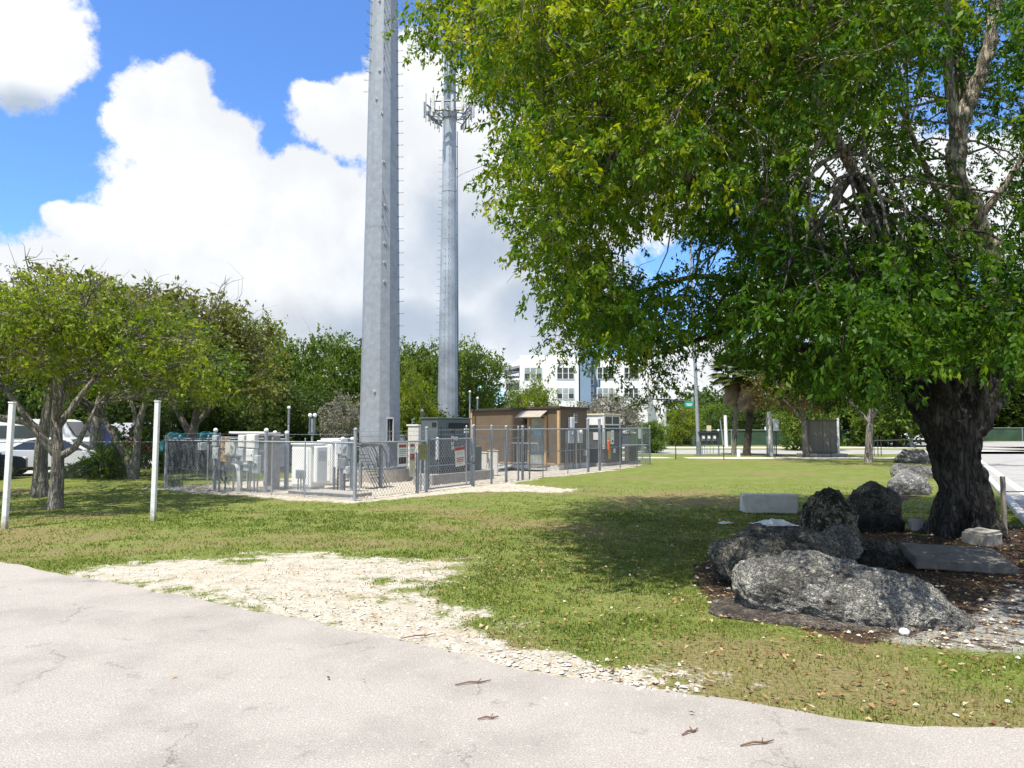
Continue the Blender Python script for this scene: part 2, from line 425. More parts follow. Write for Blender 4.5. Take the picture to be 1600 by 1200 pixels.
Fq = np.stack([I, I + 1, I + nx + 1, I + nx], 1)
def clamp01(v): return np.clip(v, 0, 1)
def m_gravel(x, y):
    a = (sdist(x, y, gravel1) + (fnoise(x, y, 1.1) - .52) * 1.5 + (fnoise(x, y + 3, 5) - .5) * .8) / 2.2 + .03; b = sdist(x, y, gravel2) + (fnoise(x, y, 1.1) - .5) * .9
    c_ = (sdist(x, y, gravel3) + (fnoise(x, y + 7, 3) - .5) * .35) / .5
    return clamp01(.5 + np.maximum(np.maximum(a / .5, b / .5), c_ / .5))
def m_dirt(x, y):
    a = sdist(x, y, bed) + (fnoise(x + 9, y, 1.5) - .5) * .7
    return clamp01(.5 + a / .35)
def m_shell(x, y):
    return clamp01(.5 + (sdist(x, y, bed_s) + (fnoise(x, y + 5, 1.5) - .5) * .8) / .5)
redge_w = [tuple(G(*p)[:2]) for p in roadedge]
def m_dry(x, y):
    ex = np.array([p[0] for p in redge_w]); ey = np.array([p[1] for p in redge_w]); o = np.argsort(ex)
    yy = np.interp(x, ex[o], ey[o]); near = clamp01(1 - (y - yy) / 1.3)
    return clamp01(near * .9 * (x > -1.5) + (fnoise(x, y + 31, .35) - .47) * 3.0 + (fnoise(x, y, 1.3) - .5) * 1.6 + .12 * (y < 16))
gm, t, b = nodes('lawn_ground')
at = lambda n: (lambda q: (setattr(q, 'attribute_name', n), q.outputs['Fac'])[1])(t.nodes.new('ShaderNodeAttribute'))
f1 = noise_n(t, 26, 6, .7); f2 = noise_n(t, .7, 5, .6); f3 = noise_n(t, 5, 6, .65); f4 = noise_n(t, 120, 3, .6)
gcol = ramp(t, f1.outputs[0], [(.3, (.065, .095, .015)), (.5, (.14, .175, .032)), (.72, (.26, .28, .085))])
gcol = mixc(t, sstep(t, f2.outputs[0], .42, .62), gcol, ramp(t, f1.outputs[0], [(.3, (.085, .115, .02)), (.7, (.26, .275, .085))]))
dcol = ramp(t, f1.outputs[0], [(.3, (.125, .08, .038)), (.7, (.33, .255, .14))])
dryf = mth(t, 'ADD', at('dry'), mth(t, 'MULTIPLY', mth(t, 'SUBTRACT', f3.outputs[0], .5), 1.6))
mot = noise_n(t, 2.6, 8, .75); gcol = mixc(t, mth(t, 'MULTIPLY', sstep(t, mot.outputs[0], .50, .68), .35), gcol, (.29, .27, .11)); gcol = mixc(t, mth(t, 'MULTIPLY', sstep(t, mot.outputs[0], .50, .36), .45), gcol, (.055, .095, .014))
gcol = mixc(t, mth(t, 'MULTIPLY', sstep(t, dryf, .3, 1.1), .68), gcol, dcol)
vo = t.nodes.new('ShaderNodeTexVoronoi'); vo.inputs['Scale'].default_value = 28
tco = t.nodes.new('ShaderNodeTexCoord'); link(t, tco.outputs['Object'], vo.inputs['Vector'])
grv = ramp(t, f3.outputs[0], [(.3, (.38, .34, .28)), (.5, (.55, .51, .44)), (.7, (.68, .645, .58))])
grv = mixc(t, mth(t, 'MULTIPLY', sstep(t, vo.outputs['Distance'], .25, .6), .35), grv, (.30, .24, .16))
grv = mixc(t, mth(t, 'MULTIPLY', sstep(t, f2.outputs[0], .50, .66), .5), grv, (.42, .34, .25))
grvf = mth(t, 'ADD', at('gravel'), mth(t, 'MULTIPLY', mth(t, 'SUBTRACT', f3.outputs[0], .5), 1.9))
grvf = mth(t, 'ADD', grvf, mth(t, 'MULTIPLY', mth(t, 'SUBTRACT', f1.outputs[0], .5), 1.2))
gcol = mixc(t, mth(t, 'MULTIPLY', sstep(t, grvf, .35, .75), .93), gcol, grv)
drt = ramp(t, f1.outputs[0], [(.32, (.022, .015, .010)), (.55, (.075, .050, .034)), (.75, (.19, .14, .10))])
drf = mth(t, 'ADD', at('dirt'), mth(t, 'MULTIPLY', mth(t, 'SUBTRACT', f3.outputs[0], .5), 1.2))
gcol = mixc(t, sstep(t, drf, .35, .65), gcol, drt)
shc = ramp(t, f4.outputs[0], [(.35, (.13, .12, .10)), (.5, (.32, .31, .28)), (.65, (.55, .54, .50))])
gcol_ = None
shc = mixc(t, sstep(t, f3.outputs[0], .48, .60), shc, drt)
shf = mth(t, 'ADD', at('shell'), mth(t, 'MULTIPLY', mth(t, 'SUBTRACT', f1.outputs[0], .5), 1.6))
gcol = mixc(t, mth(t, 'MULTIPLY', sstep(t, shf, .3, .7), .9), gcol, shc)
link(t, gcol, b.inputs['Base Color']); b.inputs['Roughness'].default_value = .95; b.inputs['Specular IOR Level'].default_value = .15
bump(t, b, mth(t, 'ADD', f1.outputs[0], mth(t, 'MULTIPLY', vo.outputs['Distance'], .6)), .8, .03)
ground = npmesh('ground', V, Fq, gm, attrs={'gravel': m_gravel(gx, gy), 'dirt': m_dirt(gx, gy), 'dry': m_dry(gx, gy), 'shell': m_shell(gx, gy)})
struct(ground)

# asphalt driveway in front
def asphalt(name, c0, c1, warm=(1, 1, 1), spots=True):
    m, t, b = nodes(name)
    a = noise_n(t, 90, 4, .7); g = noise_n(t, .9, 6, .6); w = noise_n(t, 3.2, 6, .7)
    v = t.nodes.new('ShaderNodeTexVoronoi'); v.inputs['Scale'].default_value = 75; tc_ = t.nodes.new('ShaderNodeTexCoord'); link(t, tc_.outputs['Object'], v.inputs['Vector'])
    col = ramp(t, a.outputs[0], [(.37, c0), (.63, c1)])
    pb = noise_n(t, 260, 2, .5); col = mixc(t, mth(t, 'MULTIPLY', sstep(t, pb.outputs[0], .60, .70), .6), col, tuple(c * .42 for c in c0))
    col = mixc(t, mth(t, 'MULTIPLY', sstep(t, g.outputs[0], .40, .68), .40), col, tuple(c * .68 for c in c0))
    col = mixc(t, mth(t, 'MULTIPLY', sstep(t, w.outputs[0], .58, .75), .55), col, tuple(c * .50 for c in c0))
    col = mixc(t, mth(t, 'MULTIPLY', sstep(t, v.outputs['Color'], .80, .95), .30), col, tuple(min(1, c * 1.5) for c in c1))
    vc = t.nodes.new('ShaderNodeTexVoronoi'); vc.feature = 'DISTANCE_TO_EDGE'; vc.inputs['Scale'].default_value = .42
    wv = noise_n(t, 3, 5, .7); av = t.nodes.new('ShaderNodeVectorMath'); av.operation = 'MULTIPLY_ADD'
    link(t, wv.outputs['Color'], av.inputs[0]); av.inputs[1].default_value = (.5, .5, .5); link(t, tc_.outputs['Object'], av.inputs[2]); link(t, av.outputs[0], vc.inputs['Vector'])
    ck = mth(t, 'SUBTRACT', 1, sstep(t, vc.outputs['Distance'], .0, .006)); ck = mth(t, 'MULTIPLY', ck, sstep(t, g.outputs[0], .46, .6))
    col = mixc(t, mth(t, 'MULTIPLY', ck, .55), col, tuple(c * .3 for c in c0))
    link(t, col, b.inputs['Base Color']); b.inputs['Roughness'].default_value = .9; b.inputs['Specular IOR Level'].default_value = .25
    bump(t, b, mth(t, 'ADD', a.outputs[0], v.outputs['Distance']), .5, .006)
    return m
asph = asphalt('worn_pale_asphalt', (.268, .243, .218), (.455, .42, .378))
asph2 = asphalt('light_grey_road_asphalt', (.30, .29, .27), (.42, .41, .385))  # light grey asphalt for the road and street
def sheet(name, pts, z, m):
    o = MB(); o.add([(p[0], p[1], z) for p in pts], [tuple(range(len(pts)))], m); ob = o.build(name)
    if ob.data.polygons[0].normal.z < 0: ob.data.flip_normals()
    return struct(ob)
edge = []
for i in range(len(redge_w) - 1):
    a = Vector(redge_w[i]); c = Vector(redge_w[i + 1]); n = max(2, int((c - a).length / .12))
    for k in range(n):
        q = a.lerp(c, k / n); edge.append((q.x + random.gauss(0, .006), q.y + (fnoise(q.x, q.y, 1.2) - .5) * .25 + random.gauss(0, .012)))
edge.append(redge_w[-1])
o = MB()
vs = [(x, y, .012) for x, y in edge] + [(x, y - 14, .012) for x, y in edge] 
n = len(edge); o.add(vs, [(n + i, n + i + 1, i + 1, i) for i in range(n - 1)], asph)
o.add([(x, y, .012) for x, y in edge] + [(x, y, -.02) for x, y in edge], [(i, i + 1, n + i + 1, n + i) for i in range(n - 1)], asph)
struct(o.build('driveway'))

# right-hand road with kerb
K0 = Vector((G(1600, 821).x, G(1600, 821).y, 0)); K1 = Vector((G(1541, 750).x, G(1541, 750).y, 0)); KD = (K1 - K0).normalized(); KN = Vector((KD.y, -KD.x, 0))
s0 = K0 - KD * 4; s1 = K0 + KD * 60
sheet('road', [s0 + KN * .16, s1 + KN * .16, (s1 + KN * 6), Vector((30, 95, 0)), Vector((120, 95, 0)), Vector((120, 20, 0)), s0 + KN * 60], .006, asph2)
o = MB()
for k in range(18):
    a = s0 + KD * (k * 1.83); o.box((a + KD * .91 + KN * .08 + Vector((0, 0, .04))), (1.815, .16, .15), concrete_l, (KD, KN, ZX), .02)
struct(o.build('kerb'))
o = MB(); q = G(1600, 770); q2 = G(1549, 733); dd = (q2 - q).normalized(); nn = Vector((dd.y, -dd.x, 0))
vs = [q - dd * 12 - nn * .11, q - dd * 12 + nn * .11, q + dd * 34 + nn * .11, q + dd * 34 - nn * .11]
o.add([(v.x, v.y, .011) for v in vs], [(0, 1, 2, 3)], paint_l)
q = G(1556, 705); o.add([(v.x, v.y, .011) for v in (q + Vector((-2.5, -.9, 0)), q + Vector((2.4, -.9, 0)), q + Vector((.8, 1.6, 0)), q + Vector((-3.6, 1.6, 0)))], [(0, 1, 2, 3)], paint_l)
struct(o.build('road_marking'))
# street beyond the lawn: far pavement, carriageway, near path
pale = mat('pale_pavement', (.56, .53, .46), .9, 0, .1, 1, .2)  # pale paving colour for the footpaths and far pavement
sheet('street', [(-3, 50), (42, 50), (60, 60), (-3, 60)], .006, asph2)
sheet('far_pavement', [(-10, 64), (90, 64), (90, 69), (-10, 69)], .006, pale)
sheet('footpath', [(10.3, 43.2), (12.5, 42.6), (27, 42.8), (27, 44.6), (12.5, 45), (10.3, 44.6)], .006, pale)
sheet('footpath', [(6.2, 43.2), (9.6, 43.4), (9.2, 45.0), (6.2, 45.2)], .006, pale)
# car park on the left
sheet('car_park', [(-70, 27.5), (-18.5, 27.5), (-17.5, 31), (-12, 40), (-12, 75), (-70, 75)], .006, asphalt('car_park_asphalt', (.42, .40, .37), (.55, .53, .50)))

# ================================================================== VEGETATION
def leaf_quads(pos, L, W, droop=.5, fold=.15, outd=None):
    n = len(pos); d = rng.normal(size=(n, 3)); d[:, 2] -= droop * 1.6
    if outd is not None: d += outd * .8
    d /= np.linalg.norm(d, axis=1, keepdims=True)
    s = np.cross(d, rng.normal(size=(n, 3))); s /= np.linalg.norm(s, axis=1, keepdims=True) + 1e-9
    nn_ = np.cross(d, s); k = rng.uniform(.5, 1.45, (n, 1)); L = L * k; W = W * k
    a = pos; c = pos + d * L; m_ = pos + d * L * .42
    b_ = m_ + s * W * .5 + nn_ * W * fold; e = m_ - s * W * .5 + nn_ * W * fold
    V = np.stack([a, b_, c, e], 1).reshape(-1, 3); Fc = np.arange(n * 4).reshape(n, 4)
    return V, Fc
def sprays(cent, rad, ns, nl, L, W, twl, droop, base_tint, tvar=.14):
    """cent (N,3) bough centres; ns sprays in each, nl leaves along each spray"""
    N = len(cent); u = rng.normal(size=(N, ns, 3)); u /= np.linalg.norm(u, axis=2, keepdims=True)
    r = rng.uniform(0, 1, (N, ns, 1)) ** .45
    sc = np.array(rad)[:, None, None] if np.ndim(rad) else rad
    p = cent[:, None] + u * r * sc * np.array([1, 1, .75])
    tw = u + rng.normal(size=u.shape) * .5; tw[..., 2] -= droop; tw /= np.linalg.norm(tw, axis=2, keepdims=True)
    tpos = rng.uniform(0, 1, (N, ns, nl, 1))
    q = p[:, :, None] + tw[:, :, None] * tpos * twl + rng.normal(size=(N, ns, nl, 3)) * W * .7
    tint = np.asarray(base_tint)[:, None, None] + rng.normal(size=(N, ns, 1)) * tvar * .8 + rng.normal(size=(N, ns, nl)) * tvar * .6
    q = q.reshape(-1, 3); outd = np.repeat(tw.reshape(-1, 3), nl, axis=0)
    V, Fc = leaf_quads(q, L, W, droop, outd=outd)
    return V, Fc, np.repeat(np.clip(tint.ravel(), 0, 1), 4)

def curve_pts(a, b, sag, n=5, wob=.1):
    a = Vector(a); b = Vector(b); L = (b - a).length; out = []
    off = Vector((random.gauss(0, 1), random.gauss(0, 1), random.gauss(0, .6))) * wob * L
    for i in range(n + 1):
        t = i / n; p = a.lerp(b, t); k = 4 * t * (1 - t)
        out.append(p + off * k + Vector((0, 0, sag * L * k)) + (Vector((random.gauss(0, 1), random.gauss(0, 1), random.gauss(0, 1))) * .02 * L if 0 < i < n else Vector()))
    return out
def densify(pts, step=.35):
    """Catmull-Rom through (Vector, r)"""
    out = []
    for i in range(len(pts) - 1):
        p0 = pts[max(i - 1, 0)]; p1 = pts[i]; p2 = pts[i + 1]; p3 = pts[min(i + 2, len(pts) - 1)]
        n = max(2, int((p2[0] - p1[0]).length / step))
        for k in range(n):
            t = k / n; q = .5 * ((2 * p1[0]) + (p2[0] - p0[0]) * t + (2 * p0[0] - 5 * p1[0] + 4 * p2[0] - p3[0]) * t * t + (3 * p1[0] - p0[0] - 3 * p2[0] + p3[0]) * t ** 3)
            out.append((q, p1[1] * (1 - t) + p2[1] * t))
    out.append(pts[-1]); return out

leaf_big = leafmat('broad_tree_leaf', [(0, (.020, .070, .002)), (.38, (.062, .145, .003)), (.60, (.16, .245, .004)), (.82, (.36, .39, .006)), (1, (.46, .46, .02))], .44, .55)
bark_big = barkmat('dark_rough_bark', (.007, .0065, .006), (.115, .106, .094), 2.2, (3.3, 4.6, (.26, .22, .165), (.60, .53, .42)))

def big_tree():
    root = thing('broadleaf_tree', 'huge broadleaf tree with dark split trunk and wide overhanging green crown beside the rocks', 'tree', P(1500, 835, 12.4) * 1)
    root.location.z = 0
    Q = lambda x, y, d, r: (P(x, y, d), r)
    trunk = [(Vector((7.56, 12.4, -.25)), .55), (Vector((7.56, 12.4, .05)), .48), (Vector((7.60, 12.4, .35)), .41), (Vector((7.58, 12.4, .8)), .375), (Q(1493, 725, 12.4, 0)[0], .37), (Q(1490, 690, 12.4, 0)[0], .40), (Q(1487, 655, 12.4, 0)[0], .44)]
    limbs = [
        [Q(1482, 690, 12.4, .31), Q(1450, 640, 12.3, .26), Q(1405, 590, 12.1, .17), Q(1300, 552, 11.5, .10), Q(1240, 538, 11, .075), Q(1195, 500, 10.8, .05), Q(1130, 470, 10.4, .03)],
        [Q(1485, 680, 12.4, .34), Q(1452, 610, 12.5, .30), Q(1400, 500, 12.8, .20), Q(1300, 410, 12.7, .15), Q(1210, 320, 12.5, .115), Q(1110, 220, 12, .08), Q(1040, 130, 11.5, .05), Q(960, 40, 11.2, .03)],
        [Q(1505, 670, 12.4, .36), Q(1525, 590, 12.4, .27), Q(1552, 440, 12, .16), Q(1530, 350, 11.8, .14), Q(1495, 270, 11.6, .145), Q(1502, 190, 11.5, .13), Q(1538, 100, 11.3, .10), Q(1556, 0, 11.2, .09), Q(1562, -180, 11, .06)],
        [Q(1510, 670, 12.4, .32), Q(1556, 595, 12.5, .26), Q(1610, 500, 12.7, .19), Q(1720, 380, 13, .12), Q(1850, 200, 13.5, .06)],
        [Q(1498, 660, 12.6, .32), Q(1496, 560, 13.2, .22), Q(1492, 340, 14, .15), Q(1502, 150, 14.5, .11), Q(1480, -150, 14.5, .06)]]
    second = [
        [Q(1498, 230, 11.55, .10), Q(1482, 120, 11.4, .075), Q(1478, 0, 11.2, .06), Q(1455, -150, 11, .04)],
        [Q(1310, 415, 12.7, .09), Q(1180, 345, 13.4, .075), Q(1060, 280, 13.6, .05), Q(940, 225, 13.6, .03), Q(840, 160, 13.2, .02)],
        [Q(1400, 500, 12.8, .10), Q(1250, 478, 12.9, .07), Q(1110, 432, 13, .05), Q(1000, 455, 13, .035), Q(900, 470, 12.6, .02)],
        [Q(1480, 640, 12.3, .16), Q(1430, 480, 10.5, .11), Q(1350, 300, 8.8, .07), Q(1240, 100, 8, .035)],
        [Q(1500, 610, 13, .15), Q(1450, 480, 15, .11), Q(1340, 330, 16.5, .06), Q(1180, 220, 17, .03)],
        [Q(1210, 320, 12.5, .08), Q(1130, 300, 11, .06), Q(1000, 240, 10, .04), Q(860, 170, 9.8, .02)],
        [Q(1110, 220, 12, .06), Q(1080, 80, 12.4, .04), Q(1100, -120, 12.6, .03)],
        [Q(1540, 400, 11.9, .06), Q(1480, 330, 10.5, .045), Q(1420, 200, 9.6, .03)],
        [Q(1530, 340, 11.8, .07), Q(1590, 260, 11.6, .05), Q(1660, 120, 11.5, .03)],
        [Q(1300, 410, 12.7, .08), Q(1220, 200, 13.5, .05), Q(1200, 20, 14, .035), Q(1150, -200, 14, .02)],
        [Q(1195, 500, 10.8, .05), Q(1120, 520, 10.6, .03), Q(1010, 560, 10.6, .02)]]
    mb = MB(); TR = densify(trunk, .12); samples = []
    mb.tube([p for p, r in TR], [r for p, r in TR], bark_big, 28)
    for a, rr in ((0.3, .17), (1.5, .13), (2.7, .2), (3.6, .16), (4.5, .2), (5.4, .14)):
        d = Vector((math.cos(a), math.sin(a), 0)); bc = Vector((7.58, 12.4, 0))
        mb.tube([bc + d * .34 + Vector((0, 0, .7)), bc + d * .42 + Vector((0, 0, .28)), bc + d * .54 + Vector((0, 0, .0)), bc + d * .8 + Vector((0, 0, -.14))], [rr * .4, rr * .65, rr * .65, rr * .4], bark_big, 12)
    for l in limbs:
        dl = densify(l, .18); mb.tube([p for p, r in dl], [r for p, r in dl], bark_big, 16)
        samples += dl[6:]
    tr = mb.build('trunk', root)
    md = tr.modifiers.new('fuse', 'REMESH'); md.mode = 'VOXEL'; md.voxel_size = .035; md.use_smooth_shade = True
    tx = bpy.data.textures.new('bark_relief', 'CLOUDS'); tx.noise_scale = .16; tx.noise_depth = 5
    dm = tr.modifiers.new('relief', 'DISPLACE'); dm.texture = tx; dm.strength = .11; dm.mid_level = .5; dm.texture_coords = 'LOCAL'
    mb = MB()
    for l in second:
        dl = densify(l, .25); mb.tube([p for p, r in dl], [r for p, r in dl], bark_big, 8); samples += dl[2:]
    # boughs
    outl = [(610, -700), (636, 0), (642, 88), (684, 128), (768, 178), (752, 250), (752, 335), (795, 352), (800, 445), (850, 480), (838, 560), (900, 598), (930, 560), (950, 590), (970, 645), (1055, 645), (1072, 560), (1110, 560), (1180, 590), (1230, 625), (1300, 640), (1400, 640), (1440, 620), (1490, 575), (1560, 575), (1640, 620), (2300, 560), (2300, -700)]
    cents = []; tints = []; tries = 0
    hp = [(1015, 398, 58, 30), (1290, 260, 22, 18), (1455, 230, 14, 40), (1420, 150, 18, 12), (1330, 330, 16, 16), (1560, 230, 16, 60), (1130, 410, 20, 10)]
    while len(cents) < 1350 and tries < 300000:
        tries += 1
        x = random.uniform(600, 2250); y = random.uniform(-650, 660); d = random.uniform(6.0, 17.2)
        p = P(x, y, d); rr = .52 / d * F
        if sdist(np.array([x]), np.array([y]), outl)[0] < rr * .8: continue
        if any(((x - a) / (c + rr * .7)) ** 2 + ((y - b_) / (e + rr * .7)) ** 2 < 1 for a, b_, c, e in hp): continue
        if p.z > 12.5 or p.z < 1.95: continue
        q = ((p.x - 7.4) / 11.2) ** 2 + ((d - 11.7) / 6.1) ** 2 + ((p.z - 5) / 8.6) ** 2
        if q > 1 or (q < .30 and random.random() < .5 and p.z > 4): continue
        if x > 1680 and random.random() < .65: continue
        if y < -60 and random.random() < .45: continue
        if 1385 < x < 1600 and y > 520 and d < 12.9: continue
        if 1450 < x < 1630 and y < 480 and d < 12.5: continue
        if 1180 < x < 1310 and 480 < y < 570 and d < 11.8: continue
        if 1080 < x < 1240 and 170 < y < 350 and d < 11.6 and random.random() < .6: continue
        if 1190 < x < 1300 and 480 < y < 560 and d < 11.2: continue
        if min([(p - c).length for c in cents] or [9]) < (.37 if p.z > 4.2 else .31): continue
        cents.append(p); tints.append(.33 + .34 * (fnoise(p.x + 20, p.z * 1.3 + p.y, .55) - .5) * 2 + .15 * max(-1, min(1, (4.5 - p.x) / 4)) + .17 * max(-1, min(1, (p.z - 5) / 3)))  # tint rises toward upper left, sinks low right: sun and shade painted into leaves
    ca = np.array([tuple(c) for c in cents])
    print('boughs', len(ca), tries)
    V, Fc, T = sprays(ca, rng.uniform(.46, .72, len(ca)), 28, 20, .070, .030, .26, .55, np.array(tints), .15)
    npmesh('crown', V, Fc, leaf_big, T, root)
    # small drooping tufts that fringe the outline
    sp = np.array([tuple(p) for p, r in samples]); sr = [r for p, r in samples]
    for c in cents:
        dd = np.linalg.norm(sp - np.array(c), axis=1) + np.where(np.array(sr) < .03, .3, 0); i = int(dd.argmin()); pt = Vector(sp[i])
        if c.x / c.y > .74: continue
        cp = curve_pts(pt, c, .08, 5, .08); r0 = min(.028, sr[i] * .6)
        mb.tube(cp, [r0 * (1 - .75 * k / 5) for k in range(6)], bark_big, 5, cap=False)
        for _ in range(3):
            e = c + Vector((random.gauss(0, .4), random.gauss(0, .4), random.gauss(-.05, .3)))
            mb.tube(curve_pts(cp[4], e, .05, 3, .1), [.008, .006, .004, .002], bark_big, 3, cap=False)
    mb.build('branch_network', root)
    return root
BT = big_tree()

def crown_pts(n, rx, ry, rz, cz, lump=.35, seed=0, low=-.75):
    r_ = random.Random(seed); out = []
    g = 0
    while len(out) < n and g < 20000:
        g += 1
        v = Vector((r_.gauss(0, 1), r_.gauss(0, 1), r_.gauss(0, 1))).normalized()
        if v.z < low: continue
        k = (1 + lump * (mnoise.noise(v * 1.7 + Vector((seed * 3.1, 0, 0))))) * r_.uniform(.35, 1) ** .5
        p = Vector((v.x * rx * k, v.y * ry * k, cz + v.z * rz * k))
        out.append(p)
    return out
def tree(name, label, loc, crown, mats, trunk, nb, nsp, nl, L, W, brad, group=None, cat='tree', tint=.5, seed=0, twigs=2, low=-.75, lump=.35, bare=0, tv=.14):
    rx, ry, rz, cz = crown; root = thing(name, label, cat, loc, group); lo = Vector(loc)
    cp = crown_pts(nb, rx, ry, rz, cz, lump, seed, low)
    ca = np.array([tuple(p + lo) for p in cp])
    tin = [tint + .3 * (mnoise.noise(p * .55 + Vector((seed, 0, 0)))) for p in cp]
    V, Fc, T = sprays(ca, rng.uniform(.75, 1.2, len(ca)) * brad, nsp, nl, L, W, L * 2.6, .35, np.array(tin), tv)
    npmesh('crown', V, Fc, mats[0], T, root)
    mb = MB(); smp = []
    for l in trunk:
        pl = [(Vector(p[:3]) + lo, p[3]) for p in l]; dl = densify(pl, .3)
        mb.tube([p for p, r in dl], [r for p, r in dl], mats[1], 10); smp += dl[len(dl) // 3:]
    sp = np.array([tuple(p) for p, r in smp])
    for k in range(0, len(ca)):
        c = Vector(ca[k]); i = int((np.linalg.norm(sp - ca[k], axis=1) + (sp[:, 2] > c.z) * .8).argmin()); r0 = min(.05, smp[i][1] * .6) + .004
        q = curve_pts(sp[i], c, .06, 4, .1); mb.tube(q, [r0 * (1 - .8 * j / 4) for j in range(5)], mats[1], 4, cap=False)
        for _ in range(twigs):
            e = c + Vector((random.gauss(0, 1), random.gauss(0, 1), random.gauss(.2, .8))) * brad * 1.0
            mb.tube(curve_pts(q[3], e, .05, 3, .12), [.012, .009, .006, .003], mats[1], 3, cap=False)
    for _ in range(bare):
        v = Vector((random.gauss(0, 1), random.gauss(0, 1), abs(random.gauss(.9, .4)))).normalized(); s_ = lo + Vector((v.x * rx * .6, v.y * ry * .6, cz + v.z * rz * .6)); e = lo + Vector((v.x * rx * 1.05, v.y * ry * 1.05, cz + v.z * rz * random.uniform(1.1, 1.3)))
        q = curve_pts(s_, e, .05, 4, .08); mb.tube(q, [.03, .024, .018, .012, .005], mats[1], 4, cap=False)
        for _ in range(5):
            j = random.choice((2, 3)); mb.tube(curve_pts(q[j], q[j] + Vector((random.gauss(0, .5), random.gauss(0, .5), random.uniform(.2, .7))) * rx * .22, .03, 3, .1), [.012, .009, .006, .003], mats[1], 3, cap=False)
    mb.build('trunk', root)
    return root

leaf_y = leafmat('yellow_green_leaf', [(0, (.06, .10, .008)), (.4, (.14, .20, .014)), (.7, (.26, .31, .025)), (1, (.42, .42, .06))], .48)
leaf_o = leafmat('olive_leaf', [(0, (.06, .075, .012)), (.5, (.15, .165, .03)), (1, (.28, .27, .07))], .42)
leaf_m = leafmat('mid_green_leaf', [(0, (.035, .075, .008)), (.45, (.095, .165, .018)), (.75, (.17, .24, .028)), (1, (.27, .32, .05))], .42)
leaf_d = leafmat('dark_green_leaf', [(0, (.02, .042, .006)), (.5, (.055, .095, .014)), (1, (.12, .165, .03))], .35)
leaf_g = leafmat('silvery_leaf', [(0, (.10, .095, .075)), (.5, (.21, .20, .16)), (1, (.36, .36, .30))], .2)
leaf_b = leafmat('bronze_leaf', [(0, (.05, .04, .012)), (.5, (.13, .10, .028)), (1, (.24, .19, .05))], .35)
bark_g = barkmat('grey_bark', (.17, .15, .125), (.46, .43, .37), 3)
bark_d = barkmat('brown_bark', (.035, .028, .02), (.14, .115, .09), 3)

# near left tree (own trunk and crown)
g1 = G(86, 795)
tree('garden_tree', 'small yellow-green tree with pale forked trunk standing nearest on the left lawn', (g1.x, g1.y, 0), (3.1, 2.9, 1.75, 3.35), (leaf_y, bark_g),
     [[(0, 0, -.2, .19), (0, 0, .05, .165), (.02, 0, .6, .14), (.02, 0, 1.25, .12), (-.05, 0, 1.9, .11), (-.15, .2, 2.8, .09), (-.4, .3, 3.9, .04)], [(-.02, 0, 1.2, .1), (-.35, -.1, 1.65, .08), (-.8, -.2, 2.3, .06), (-1.5, -.3, 3.2, .03)],
      [(.05, 0, 1.15, .09), (.38, 0, 1.35, .075), (.6, 0, 1.75, .05), (.8, .1, 2.3, .03)], [(0, 0, 1.8, .08), (.5, .2, 2.7, .06), (1.3, .3, 3.6, .03)], [(-.05, 0, 1.9, .07), (.2, -.5, 3, .045), (.4, -1.2, 3.9, .02)]],
     170, 12, 11, .105, .05, .36, seed=3, tint=.5, twigs=4, low=-.45, bare=10)
g2 = G(62, 776)
tree('garden_tree', 'grey-trunked olive tree just behind the nearest left tree with one long limb reaching left', (g2.x, g2.y, 0), (3.6, 3.2, 2.1, 3.9), (leaf_o, bark_g),
     [[(0, 0, -.2, .26), (0, 0, .05, .22), (0, 0, .6, .17), (0, 0, 1.4, .15), (.15, 0, 2.4, .13), (.3, 0, 4.2, .05)], [(0, 0, 1.6, .13), (-.4, 0, 1.95, .11), (-1.2, 0, 2.05, .09), (-2.2, 0, 2.3, .06)], [(.1, 0, 2, .1), (.9, .2, 3.2, .06), (1.6, .3, 4.4, .03)]],
     130, 11, 10, .12, .055, .42, seed=5, tint=.62, twigs=3, low=-.35, bare=8)
g3 = G(207, 748)
tree('garden_tree', 'V-trunked tree with a cut leaning stem beside the left end of the wire fence', (g3.x, g3.y, 0), (3.6, 3.2, 2.3, 4.0), (leaf_m, bark_g),
     [[(0, 0, -.2, .24), (0, 0, .1, .2), (-.35, 0, .9, .13), (-.75, 0, 1.6, .11), (-1.15, 0, 2.15, .10)], [(0, 0, .1, .2), (.12, 0, 1.0, .13), (.2, 0, 2.1, .11), (.6, .2, 3.6, .05)], [(.12, 0, 1, .1), (-.2, .3, 2.5, .07), (-1, .4, 4, .03)]],
     120, 12, 10, .14, .065, .5, seed=8, tint=.5, twigs=3, low=-.5, bare=3)
# olive tree with bare branches behind (centre-left)
tree('bare_topped_tree', 'olive-brown tree full of bare pale twigs, right of the three lawn trees', (P(300, 668, 30).x, 30, 0), (3.6, 3.0, 2.9, 4.6), (leaf_o, bark_g),
     [[(0, 0, -.2, .25), (0, 0, 1.2, .2), (.3, 0, 3, .13), (.8, 0, 5.6, .05)], [(0, 0, 1.4, .15), (-1, 0, 3.2, .09), (-1.8, 0, 5, .04)], [(.2, 0, 2, .12), (1.6, 0, 3.6, .07), (2.6, 0, 4.6, .03)]],
     110, 12, 10, .20, .09, .62, seed=12, tint=.52, twigs=5, low=-.5, bare=16)
tree('bare_topped_tree', 'tall thin-topped olive tree rising behind the left lawn trees', (P(150, 668, 32).x, 32, 0), (4.6, 3.0, 2.6, 5.3), (leaf_o, bark_g),
     [[(0, 0, -.2, .25), (0, 0, 2, .2), (.3, 0, 4, .12), (.6, 0, 6.6, .04)], [(0, 0, 2.2, .15), (-1.3, 0, 4.2, .09), (-2.2, 0, 6, .04)]],
     120, 11, 10, .20, .09, .60, seed=14, tint=.55, twigs=4, low=-.4, bare=16)

